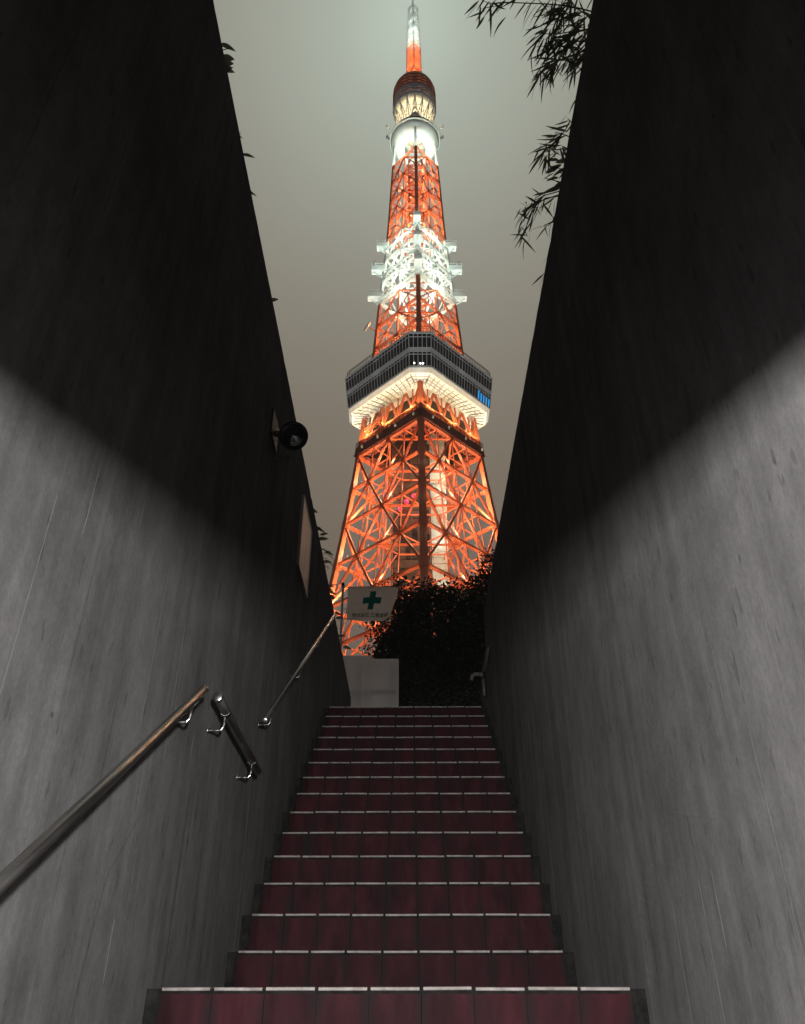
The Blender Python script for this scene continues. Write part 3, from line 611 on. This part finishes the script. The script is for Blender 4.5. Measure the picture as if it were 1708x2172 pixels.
# gallery band under the deck
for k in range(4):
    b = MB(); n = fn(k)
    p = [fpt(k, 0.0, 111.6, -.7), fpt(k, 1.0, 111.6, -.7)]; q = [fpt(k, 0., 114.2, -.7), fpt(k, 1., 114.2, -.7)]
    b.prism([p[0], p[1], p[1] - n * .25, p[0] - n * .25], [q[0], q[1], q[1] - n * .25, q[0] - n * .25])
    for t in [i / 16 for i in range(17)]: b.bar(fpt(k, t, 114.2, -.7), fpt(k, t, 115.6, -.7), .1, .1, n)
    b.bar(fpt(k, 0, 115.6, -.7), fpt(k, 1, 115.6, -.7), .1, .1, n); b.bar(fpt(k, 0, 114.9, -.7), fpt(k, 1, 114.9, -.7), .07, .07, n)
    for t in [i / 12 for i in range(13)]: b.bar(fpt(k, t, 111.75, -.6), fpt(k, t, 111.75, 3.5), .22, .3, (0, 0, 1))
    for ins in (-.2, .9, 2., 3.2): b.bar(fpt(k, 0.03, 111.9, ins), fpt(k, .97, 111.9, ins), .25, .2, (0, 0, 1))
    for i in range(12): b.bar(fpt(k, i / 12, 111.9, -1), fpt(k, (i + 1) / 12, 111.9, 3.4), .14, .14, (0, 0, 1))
    b.build('gallery', MAROON, tw, TO)
    # trusses between gallery and deck soffit
    for i in range(4):
        t0, t1, tm_ = i / 4, (i + 1) / 4, (i + .5) / 4
        face_beam('truss_member', k, (t0 + .01, 122.5), (tm_, 116.2), .5, .5, True, .3, 0, .6); face_beam('truss_member', k, (tm_, 116.2), (t1 - .01, 122.5), .5, .5, True, .3, 0, .6)
        face_beam('truss_member', k, (tm_, 116.2), (tm_, 122.5), .25, .25, False, .3, 0)
    face_beam('girder', k, (.02, 116.2), (.98, 116.2), .7, .7, ins=.3, mi=0, pitch=.7)
b = MB()
for k in range(4):
    b.face([fpt(k, 0, 112, 3.2), fpt(k, 1, 112, 3.2), fpt(k, 1, 122.3, 2.6), fpt(k, 0, 122.3, 2.6)])
b.build('inner_enclosure', BROWN, tw, TO)
# main deck
dk = link('main_deck', None, tw)
def octa(r, w): return [(w, -r), (r, -w), (r, w), (w, r), (-w, r), (-r, w), (-r, -w), (-w, -r)]
DW = 2.5; Z0, Z1 = 124.3, 134.3; R0, R1 = 17.3, 18.5
b = MB(); i0, i1 = octa(R0 - .3, DW - .1), octa(R1 - .3, DW - .1)
b.prism([(x, y, Z0) for x, y in i0], [(x, y, Z1 - .1) for x, y in i1]); b.build('deck_body', MULL, dk, TO)
b = MB(); e0, e1 = octa(16.6, DW - .1), octa(17.35, DW + .05)
b.prism([(x, y, 123.3) for x, y in e0], [(x, y, Z0 - .01) for x, y in e1], 0, False, False)
s0, s1 = octa(16.2, DW - .2), octa(12.2, 1.2)
for i in range(8):
    j = (i + 1) % 8; b.face([(*e0[i], 123.3), (*e0[j], 123.3), (*s0[j], 123.4), (*s0[i], 123.4)]); b.face([(*s0[i], 123.4), (*s0[j], 123.4), (*s1[j], 123.7), (*s1[i], 123.7)])
b.face([(x, y, 123.7) for x, y in s1])
b.build('soffit', WHITET, dk, TO)
# soffit brackets and joists
for i in range(8):
    j = (i + 1) % 8; A0, A1, B0, B1 = Vector((*s0[i], 123.25)), Vector((*s0[j], 123.25)), Vector((*s1[i], 123.5)), Vector((*s1[j], 123.5)); n = 12 if i % 2 == 0 else 4
    for q in range(n + 1):
        t = q / n; b = MB(); p = A0.lerp(A1, t); r_ = B0.lerp(B1, t)
        b.bar(p, r_, .1, .25, (0, 0, 1)); b.build('soffit_joist', MULL, dk, TO)
        if q % 3 == 0 and i % 2 == 0 and n == 12:
            b = MB(); b.bar(p.lerp(r_, .4), Vector((r_.x * .99, r_.y * .99, 121.0)), .1, .1, (0, 0, 1)); b.build('soffit_strut', MULL, dk, TO)
    b = MB()
    for f_ in (.25, .5, .75):
        p, q = A0.lerp(B0, f_), A1.lerp(B1, f_); b.bar((p.x, p.y, p.z + .03), (q.x, q.y, q.z + .03), .07, .12, (0, 0, 1))
    tag(b.build('soffit_rib', MULL, dk, TO), kind='stuff')
rowsd = [(.045, .125), (.14, .43), (.565, .62), (.635, .95)]
bars = [.02, .132, .44, .555, .628, .96]
a0, a1 = octa(R0, DW), octa(R1, DW + .12)
lit = random.Random(6)
for i in range(8):
    j = (i + 1) % 8
    if i in (2, 3, 4): cols = 0
    else: cols = 22 if i % 2 == 0 else 5
    A0, A1, B0, B1 = Vector((*a0[i], Z0)), Vector((*a0[j], Z0)), Vector((*a1[i], Z1)), Vector((*a1[j], Z1))
    nrm = (A1 - A0).cross(B0 - A0).normalized()
    P = lambda t, h: A0.lerp(A1, t).lerp(B0.lerp(B1, t), h)
    for hb in bars:
        m = MB(); m.bar(P(0, 1 - hb), P(1, 1 - hb), .16, .2, nrm); m.build('transom', MULL, dk, TO)
    m = MB(); m.bar(P(0, .985), P(1, .985), .5, .3, nrm); m.build('parapet', MULL, dk, TO)
    m = MB(); m.bar(P(0, .497), P(1, .497), 1.0, .1, nrm); m.build('spandrel', MULL, dk, TO)
    if not cols:
        for (h0, h1) in rowsd:
            m = MB(); m.face([P(0, 1 - h1) + nrm * .02, P(1, 1 - h1) + nrm * .02, P(1, 1 - h0) + nrm * .02, P(0, 1 - h0) + nrm * .02]); m.build('window_strip', DGLASS, dk, TO)
        continue
    for c_ in range(cols + 1):
        m = MB(); m.bar(P(c_ / cols, 0), P(c_ / cols, .99), .13, .24, nrm); m.build('mullion', MULL, dk, TO)
    for c_ in range(cols):
        t0, t1 = (c_ + .09) / cols, (c_ + .91) / cols
        for ri, (h0, h1) in enumerate(rowsd):
            m = MB(); q = [P(t0, 1 - h1), P(t1, 1 - h1), P(t1, 1 - h0), P(t0, 1 - h0)]; m.prism([p - nrm * .02 for p in q], [p + nrm * .03 for p in q])
            blue = (i == 0 and c_ >= 15 and ri == 3 and (c_ >= 17 or lit.random() < .6)) 
            m.build('window_pane', DGLASS, dk, TO)
            if blue:
                w0, w1 = (c_ + .3) / cols, (c_ + .68) / cols; q0 = h1 - (h1 - h0) * lit.uniform(0, .12); q1 = h0 + (h1 - h0) * lit.uniform(.02, .3)
                m = MB(); q = [P(w0, 1 - q0), P(w1, 1 - q0), P(w1, 1 - q1), P(w0, 1 - q1)]; m.prism([p + nrm * .034 for p in q], [p + nrm * .05 for p in q]); m.build('blue_light', BLUEW, dk, TO)
for x, y, z in ((.6, -R0 - .15, Z0 + 1.1), (.0, -R0 - .15, Z0 + 1.1), (-1.4, -R0 - .15, Z0 + 1.2), (8.9, -11.3, 131.2), (10.0, -10.2, 130.6)):
    m = MB(); m.lathe([(0, .22), (.16, .16), (.22, 0), (.16, -.16), (0, -.22)], (x, y, z), 10); m.build('lit_point', LAMPG, dk, TO, True)
m = MB(); p0_, p1_ = octa(R1 - .35, DW + .05), octa(6, 1)
m.prism([(x, y, Z1 - .08) for x, y in p0_], [(x, y, Z1 + .12) for x, y in p0_]); m.build('roof', MULL, dk, TO)
f_ = octa(R1 - .4, DW); posts = MB()
for i in range(8):
    j = (i + 1) % 8; A, B = Vector((*f_[i], Z1)), Vector((*f_[j], Z1)); n = 26 if i % 2 == 0 else 6
    for q in range(n):
        p = A.lerp(B, q / n); m = MB(); inn = Vector((p.x, p.y, 0)).normalized(); m.bar(p, p + Vector((0, 0, 2.3)), .1, .1); m.bar(p + Vector((0, 0, 2.3)), p + Vector((0, 0, 3.0)) - inn * .8, .08, .08); m.build('fence_post', BLACK, dk, TO)
    m = MB()
    for h in (.8, 1.6, 2.3): m.bar(A + Vector((0, 0, h)), B + Vector((0, 0, h)), .06, .06)
    m.build('fence_rail', BLACK, dk, TO)
# upper shaft above the deck
for li in range(len(HIGH) - 1):
    z0, z1 = HIGH[li], HIGH[li + 1]; zm = (z0 + z1) / 2
    for k in range(4):
        face_beam('girder', k, (.03, z1), (.97, z1), .42, .6, ins=.3, pitch=.7)
        face_beam('diagonal_brace', k, (0.02, z0), (.5, z1), .36, .4, True, .3, pitch=.6); face_beam('diagonal_brace', k, (.98, z0), (.5, z1), .36, .4, True, .3, pitch=.6)
        face_beam('post', k, (.5, z0), (.5, z1), .2, .2, False, .35)
b = MB(); rg = random.Random(9)
for z0, z1 in zip(HIGH, HIGH[1:]):
    mi = paint((z0 + z1) / 2); zm = (z0 + z1) / 2
    for k in range(4):
        for t in (.25, .75):
            b.bar(fpt(k, t, zm, .4), fpt(k, .02 if t < .5 else .98, zm, .4), .22, .22, fn(k), mi); b.bar(fpt(k, t, zm, .4), fpt(k, t, z0, .4), .2, .2, fn(k), mi); b.bar(fpt(k, t, zm, .4), fpt(k, .5, z0, .4), .2, .2, fn(k), mi)
        b.bar(fpt(k, .5, z1, .6), fpt(k + 1, .5, z1, .6), .3, .35, (0, 0, 1), mi); b.bar(fpt(k, .25, z1, .6), fpt(k - 1, .75, z1, .6), .25, .25, (0, 0, 1), mi)
        b.bar(fpt(k, .5, z0, .6).lerp(Vector((0, 0, z0)), .5), fpt(k + 1, .5, z1, .6).lerp(Vector((0, 0, z1)), .5), .2, .2, (0, 0, 1), mi)
        # inner lift frame
        c_ = Vector((2.2 * (1 if k in (0, 1) else -1), 2.2 * (1 if k in (1, 2) else -1), 0)); c2 = Vector((2.2 * (1 if (k + 1) % 4 in (0, 1) else -1), 2.2 * (1 if (k + 1) % 4 in (1, 2) else -1), 0))
        b.bar(c_ + Vector((0, 0, z0)), c_ + Vector((0, 0, z1)), .35, .35, (0, 1, 0), mi)
        for h in (0, .33, .66): b.bar(c_ + Vector((0, 0, z0 + h * (z1 - z0))), c2 + Vector((0, 0, z0 + h * (z1 - z0))), .2, .2, (0, 0, 1), mi); b.bar(c_ + Vector((0, 0, z0 + h * (z1 - z0))), c2 + Vector((0, 0, z0 + (h + .33) * (z1 - z0))), .16, .16, (0, 0, 1), mi)
tag(b.build('inner_web', PM, tw, TO), kind='stuff')
# white transmitter galleries at the corners
for zi, z in enumerate((188.3, 178.2, 167.2)):
    for k in range(4):
        b = MB(); c_ = CD[k]; s = Vector((-c_.y, c_.x, 0)); r0 = rz(z) - .6; r1 = rz(z) + (2.7, 3.3, 3.4)[zi]; hw = 1.0
        p = [c_ * r0 - s * hw, c_ * r1 - s * hw, c_ * r1 + s * hw, c_ * r0 + s * hw]
        b.prism([q + Vector((0, 0, z - 1.1)) for q in p], [q + Vector((0, 0, z + .7)) for q in p])
        for q in p: b.bar(q + Vector((0, 0, z + .7)), q + Vector((0, 0, z + 1.5)), .1, .1)
        b.bar(p[1] + Vector((0, 0, z + 1.45)), p[2] + Vector((0, 0, z + 1.45)), .1, .1); b.bar(p[0] + Vector((0, 0, z + 1.45)), p[1] + Vector((0, 0, z + 1.45)), .1, .1); b.bar(p[3] + Vector((0, 0, z + 1.45)), p[2] + Vector((0, 0, z + 1.45)), .1, .1)
        b.bar(c_ * (r0 + .2) + Vector((0, 0, z - 4)), c_ * (r1 - .5) + Vector((0, 0, z - 1.1)), .25, .25, s); b.build('transmitter_box', WHITET, tw, TO)
        if zi == 1 and k in (1, 3):
            b = MB(); b.lathe([(0, .7), (.5, .6), (.62, .2), (.55, -.4), (0, -.6)], c_ * (r1 - .9) + Vector((0, 0, z + 2.3)), 14); b.build('antenna_dome', MULL, tw, TO, True)
# horizontal white belt girders tying the galleries (they read as bright chevrons)
for z in (186.3, 175, 165.2):
    for k in range(4): face_beam('belt_girder', k, (.0, z), (1., z), .5, .6, True, -.2, 1, .7)
# dish
ds = link('dish_antenna', None, tw)
b = MB(); pc = Vector((-13.0, -1, 154.0 - TB)); b.lathe([(0, 0), (.6, .08), (1.2, .35), (1.7, .8)], pc, 20, 0, (-.75, -.45, .25)); b.lathe([(0, -.05), (.6, .03), (1.2, .3), (1.7, .78)], pc, 20, 0, (-.75, -.45, .25)); b.build('reflector_bowl', WHITET, ds, (0, 0, 0), True)
b = MB(); b.bar(pc, (-11.2, 0, 153.5 - TB), .2, .2); b.build('dish_arm', ORANGE, ds)
# upper ring platform and its white underside
b = MB(); b.lathe([(3.5, 236.0), (6.2, 236.9), (7.6, 238.4), (7.95, 239.8), (7.9, 240.3), (2.5, 240.4)], (0, 0, 0), 48); b.build('ring_platform', WHITET, tw, TO, True)
b = MB(); n = 48; b.tube([(8.15 * math.cos(2 * math.pi * i / n), 8.15 * math.sin(2 * math.pi * i / n), 240.6) for i in range(n + 1)], .28, 8); b.build('ring_rail', WHITET, tw, TO, True)
b = MB(); b.lathe([(7.7, 241.1), (7.7, 242.5)], (0, 0, 0), 48); b.build('ring_wall', BROWN, tw, TO)
for a in (-1, 1):
    for q, zz in ((-.25, 246.5), (.25, 243.6)):
        b = MB(); c0 = Vector((a * 8.0, q * 4, zz - TB)); b.tube([c0, c0 + Vector((a * 1.2, 0, .2)), c0 + Vector((a * 1.5, 0, 1.6)), c0 + Vector((a * .7, 0, 2.4))], .2, 8); b.lathe([(0, .3), (.45, .2), (.5, -.3), (0, -.4)], c0 + Vector((a * .9, 0, .9)), 12); b.build('side_antenna', MULL, tw, (0, 0, 0), True)
# drum of the top deck with its exposed beams below
b = MB(); b.lathe([(6.0, 256.2), (7.15, 256.6), (7.25, 257.4), (7.25, 263.5)], (0, 0, 0), 48, 0); b.lathe([(7.25, 263.5), (7.2, 268.0), (6.9, 270.6), (6.2, 272.4), (2.0, 273.4)], (0, 0, 0), 48, 1)
b.lathe([(7.0, 256.9), (2.0, 257.4), (0, 257.4)], (0, 0, 0), 32, 2)
td = b.build('top_deck', [MULL, ORANGE, WHITET], tw, TO, True)
for zz in (258.4, 260.0, 261.6, 263.3, 265.2, 267.0, 268.8):
    b = MB(); rr_ = 7.33 if zz < 268 else 7.2; b.tube([(rr_ * math.cos(2 * math.pi * i / 48), rr_ * math.sin(2 * math.pi * i / 48), zz) for i in range(49)], .12, 6); b.build('drum_ring', MULL if zz < 263 else ORANGE, td, TO)
for zz, mt in ((259.2, MULL), (260.8, MULL), (264.3, SLOT), (266.1, SLOT), (267.9, SLOT)):
    for a in (-150, -132, -118, -102, -78, -62, -48, -30):
        if zz > 263 and a in (-132, -48): continue
        b = MB(); w_ = rg.uniform(2.5, 5.5); b.lathe([(7.3, zz - .14), (7.3, zz + .14)], (0, 0, 0), 4, 0, None, R(a - w_), R(a + w_)); b.build('slot_window', SLOT if zz > 263 else LAMPG if a in (-102, -78) and False else SLOT, td, TO)
b = MB()
for i in range(16):
    a = 2 * math.pi * i / 16; a2 = 2 * math.pi * (i + 1) / 16; o_ = lambda a, r, z: Vector((r * math.cos(a), r * math.sin(a), z))
    b.bar(o_(a, 4.2, 243), o_(a, 6.9, 256.2), .28, .28); b.bar(o_(a, 4.2, 243), o_(a2, 6.9, 256.2), .2, .2); b.bar(o_(a2, 4.2, 243), o_(a, 6.9, 256.2), .2, .2)
    for r_, z in ((5.1, 247.5), (6.1, 252)): b.bar(o_(a, r_, z), o_(a2, r_, z), .25, .25)
    b.bar(o_(a, 1.5, 256.0), o_(a, 6.9, 256.2), .2, .4, (0, 0, 1)); b.bar(o_(a, 3.0, 248), o_(a, 6.0, 252), .16, .16)
b.build('drum_support', [WHITET], tw, TO)
for k in (0, 1, 2, 3):
    b = MB(); s = Vector((-CD[k].y, CD[k].x, 0))
    for sg in (-1, 1): b.bar(CD[k] * 7.2 + s * sg * 2.0 + Vector((0, 0, 241)), CD[k] * 5.6 + Vector((0, 0, 252)), .3, .3)
    b.lathe([(0, 1.6), (.9, 1.3), (1.2, .4), (1.2, -.6), (0, -.6)], CD[k] * 7.0 + Vector((0, 0, 243.5)), 14); b.build('dome_antenna', WHITET, tw, TO)
# antenna mast: square laced mast seen corner-on
am = link('antenna_mast', None, tw)
def mast(name, z0, z1, r0, r1, step, mi, w):
    b = MB(); n = int((z1 - z0) / step)
    P = lambda k, z: CD[k % 4] * (r0 + (r1 - r0) * (z - z0) / (z1 - z0)) + Vector((0, 0, z))
    for k in range(4): b.bar(P(k, z0), P(k, z1), w * (.7 if mi else 1.2), w * (.7 if mi else 1.2), CD[k], mi)
    for i in range(n):
        za, zb = z0 + (z1 - z0) * i / n, z0 + (z1 - z0) * (i + 1) / n
        for k in range(4):
            b.bar(P(k, za), P(k + 1, za), w * 1.2, w * 1.6, (0, 0, 1), mi); b.bar(P(k, za), P(k + 1, zb), w * .6, w * .6, fn(k), mi)
            if not mi: b.bar(P(k + 1, za), P(k, zb), w * .6, w * .6, fn(k), mi)
        if mi and i % 1 == 0:
            for k in range(4):
                c_ = P(k, za); s = CD[k]; b.bar(c_, c_ + s * .6, .12, .12)
    return b.build(name, PM, am, TO)
mast('mast_section', 272.8, 299.5, 2.75, 2.55, 2.0, 0, .2)
mast('mast_section', 299.6, 318, 2.3, 2.1, 2.6, 1, .2)
mast('mast_section', 318.1, 331, 1.9, 1.7, 2.4, 1, .17)
b = MB(); b.tube([(0, 0, 273), (0, 0, 300)], .45, 8); b.tube([(0, 0, 300), (0, 0, 345)], .2, 8, 1); b.build('mast_core', PM, am, TO)
# lift shafts inside the lower part
sh = link('lift_shaft', None, tw)
b = MB(); b.box((-6.2, -3.6, 2.7), (1.9, 4, 118)); b.build('shaft_body', BROWN, sh, TO)
for c_ in range(6):
    for r_ in range(31):
        z = 52 + r_ * 2.1; x = -6.15 + c_ * 1.35; d = rg.uniform(.0, .1); b = MB(); b.box((x + .05, -3.75 - d, z + .06), (x + 1.3, -3.58, z + 2.02)); b.build('cladding_panel', BROWN if rg.random() < .8 else BLACK, sh, TO)
b = MB()
for x in (-6.4, -2.2, 2.1): b.bar((x, -4.3, 40), (x, -4.3, 118), .25, .25, (0, 1, 0))
b.build('shaft_frame', BROWN, sh, TO)
gs = link('glazed_shaft', None, tw)
b = MB(); b.box((2.4, -2.6, 2.7), (5.6, 2.2, 117)); b.build('shaft_body', PALE, gs, TO)
for c_ in range(3):
    for r_ in range(42):
        z = 54 + r_ * 1.5; x = 2.45 + c_ * 1.04; b = MB(); b.box((x + .05, -2.75 - rg.uniform(0, .03), z + .05), (x + .99, -2.62, z + 1.45)); b.build('glass_panel', PALE, gs, TO)
b = MB(); b.bar((2.3, -2.9, 40), (2.3, -2.9, 117), .3, .3, (0, 1, 0)); b.bar((5.7, -2.9, 40), (5.7, -2.9, 117), .2, .2, (0, 1, 0)); b.build('shaft_frame', MULL, gs, TO)
# stair ladder below the deck, left face
b = MB(); p, q = fpt(3, .42, 113, -.8), fpt(3, .42, 122, -.8); b.lattice(p, q, 1.2, 1.2, fn(3), 0, .18, 1.0); b.lattice(fpt(3, .15, 117.5, -1), fpt(3, .42, 118.5, -1), .9, .9, fn(3), 0, .16, .9); b.build('ladder_cage', PM, tw, TO)
# floodlights: housings you can see, with lamps that light the steel from inside
WARM, WARM2, COOL = (1, .6, .33), (1, .58, .26), (.8, 1.0, .89)
fm = MB(); fm.box((-.22, -.16, -.22), (.22, .16, .22)); fm.box((-.05, -.05, -.6), (.05, .05, -.22)); FM = fm.mesh('floodlight', [MULL])
gm = MB(); gm.lathe([(0, .26), (.14, .24), (.19, .16)], (0, 0, 0), 10); GM = gm.mesh('bulb_glint', [LAMPG])
def flood(p):
    o_ = link('floodlight', FM, tw, (p[0], p[1], p[2] - TB)); link('bulb_glint', GM, o_)
for z in (61, 71.5, 82, 92.3, 101.9):
    for k in (0, 3):
        for t in (.12, .38, .62, .88):
            if rg.random() < .6: flood(fpt(k, t, z + .9, .5))
for k in (0, 3):
    for t in (.12, .35, .6, .85): flood(fpt(k, t, 117.0, .2)); flood(fpt(k, t + .05, 112.6, -1.7))
for z in (52, 64, 75, 86, 96.5, 106):
    for k in range(4):
        p = corner(k, z, 4.5); lamp('lamp_light', tw, (p.x, p.y, z - TB), (2000, 3000, 700, 3000)[k], WARM, .6)
        p = fpt(k, .5, z, 3.); lamp('lamp_light', tw, (p.x, p.y, z - TB), 500 if k in (1, 2) else 2000, WARM, .6)
for z in (61, 71.5, 82, 92.3, 101.9):
    for k in range(4):
        for t in (.125, .375, .625, .875): p = fpt(k, t, z - 1.5, -.9); lamp('lamp_light', tw, (p.x, p.y, p.z - TB), 60, (1, .7, .4), .15)
for k in range(4):
    for t in (.2, .5, .8):
        p = fpt(k, t, 115.4, -2.4); lamp('lamp_light', tw, (p.x, p.y, p.z - TB), 2600, (1, .74, .42), .3, 'SPOT', (R(180), 0, 0), spot_size=R(165), spot_blend=.3)
for z in (141, 149, 158.5):
    for k in range(4):
        p = fpt(k, .5, z, 0).lerp(Vector((0, 0, z)), .3); lamp('lamp_light', tw, (p.x, p.y, z - TB), 2300 if z < 155 else 700, WARM2, .4)
for z in (163.5, 170, 177, 185.5):
    for k in range(4):
        p = fpt(k, .5, z, 0).lerp(Vector((0, 0, z)), .25); lamp('lamp_light', tw, (p.x, p.y, z - TB), 560, COOL, .4)
        p = fpt(k, .5, z - 2, -3.2); lamp('lamp_light', tw, (p.x, p.y, z - 2 - TB), 1700, COOL, .3, 'SPOT', (R(180), 0, 0), spot_size=R(160))
for z in (195.5, 204.5, 214, 222):
    for k in (0, 2) if z > 200 else range(4):
        p = fpt(k, .5, z, 0).lerp(Vector((0, 0, z)), .3); lamp('lamp_light', tw, (p.x, p.y, z - TB), 2000, WARM2, .4)
for k in range(4):
    p = CD[k] * 4.2; lamp('lamp_light', tw, (p.x, p.y, 231.5 - TB), 350, COOL, .4)
    p = fn(k) * 9.2; lamp('lamp_light', tw, (p.x, p.y, 225 - TB), 5200, COOL, .3, 'SPOT', (R(180), 0, 0), spot_size=R(150))
for k in range(4):
    p = fn(k) * 3.4; lamp('lamp_light', tw, (p.x, p.y, 250.5 - TB), 1300, (1, .8, .45), .3)
for z, pw in ((277, 1000), (284, 1000), (291, 1000), (297, 600)): lamp('lamp_light', tw, (0, -1.3, z - TB), pw, (1, .6, .25), .3); lamp('lamp_light', tw, (0, 1.3, z - TB), pw, (1, .6, .25), .3)
for z, pw in ((303, 500), (309, 420), (316, 260), (324, 130)): lamp('lamp_light', tw, (0, -1.2, z - TB), pw, (.8, 1, .92), .3); lamp('lamp_light', tw, (0, 1.2, z - TB), pw, (.8, 1, .92), .3)
for p in ((-3.2, -8.0, 93.5), (-4.6, -7.0, 92.2), (-1.6, -8.0, 95.0)):
    b = MB(); b.lathe([(0, .5), (.35, .4), (.5, 0), (.35, -.4), (0, -.5)], (p[0], p[1], p[2] - TB), 10); b.build('red_lamp', REDL, tw, (0, 0, 0), True)
lamp('lamp_light', tw, (-3, -8.6, 94 - TB), 700, (1, .03, .1), .4)
for z in (60, 74, 88, 102): lamp('lamp_light', tw, (4.4, -6.5, z - TB), 700, (.75, 1, .88), .5)
# unseen floodlights added to brighten the deck frames from outside the lattice
for k in range(4):
    n = fn(k); s = CD[(k + 1) % 4] - CD[k]; s.normalize()
    for q in (-9, 9):
        p = n * 62 + s * q; t = n * 12.5 + s * q * .8 + Vector((0, 0, 133)); d = t - Vector((p.x, p.y, 4))
        b = MB(); b.box((p.x - .4, p.y - .4, .0), (p.x + .4, p.y + .4, 1.2)); b.build('added_floodlight', BLACK, tw)
        lamp('lamp_light', tw, (p.x, p.y, 1.5), 260000, (.95, 1, .96), .4, 'SPOT', d.to_track_quat('-Z', 'Y').to_euler(), spot_size=R(7.6), spot_blend=.45)
for i in range(8):
    a = math.pi * (i + .5) / 4; lamp('lamp_light', tw, (8.9 * math.cos(a), 8.9 * math.sin(a), 243 - TB), 900, (1, .86, .66), .2, 'SPOT', (R(180), 0, 0), spot_size=R(120))
# ------------------------------------------------------------------ thin night fog round everything
b = MB(); b.box((-450, -70, G - 5.6), (450, 950, 380)); fog = bpy.data.materials.new('night_fog'); fog.use_nodes = True; t = fog.node_tree; t.nodes.clear()
o_ = N(t, 'ShaderNodeOutputMaterial'); v_ = N(t, 'ShaderNodeVolumePrincipled'); v_.inputs['Color'].default_value = (.92, .93, .93, 1); v_.inputs['Density'].default_value = .0002; t.links.new(v_.outputs[0], o_.inputs['Volume'])
tag(b.build('haze', fog), kind='stuff')
for z in (188.3, 178.2, 167.2):
    for k in range(4):
        p = CD[k] * (rz(z) + 5.5); lamp('lamp_light', tw, (p.x, p.y, z - 5 - TB), 650, COOL, .3, 'SPOT', (Vector((0, 0, z)) + CD[k] * (rz(z) + 1.5) - Vector((p.x, p.y, z - 5))).to_track_quat('-Z', 'Y').to_euler(), spot_size=R(90), spot_blend=.5)
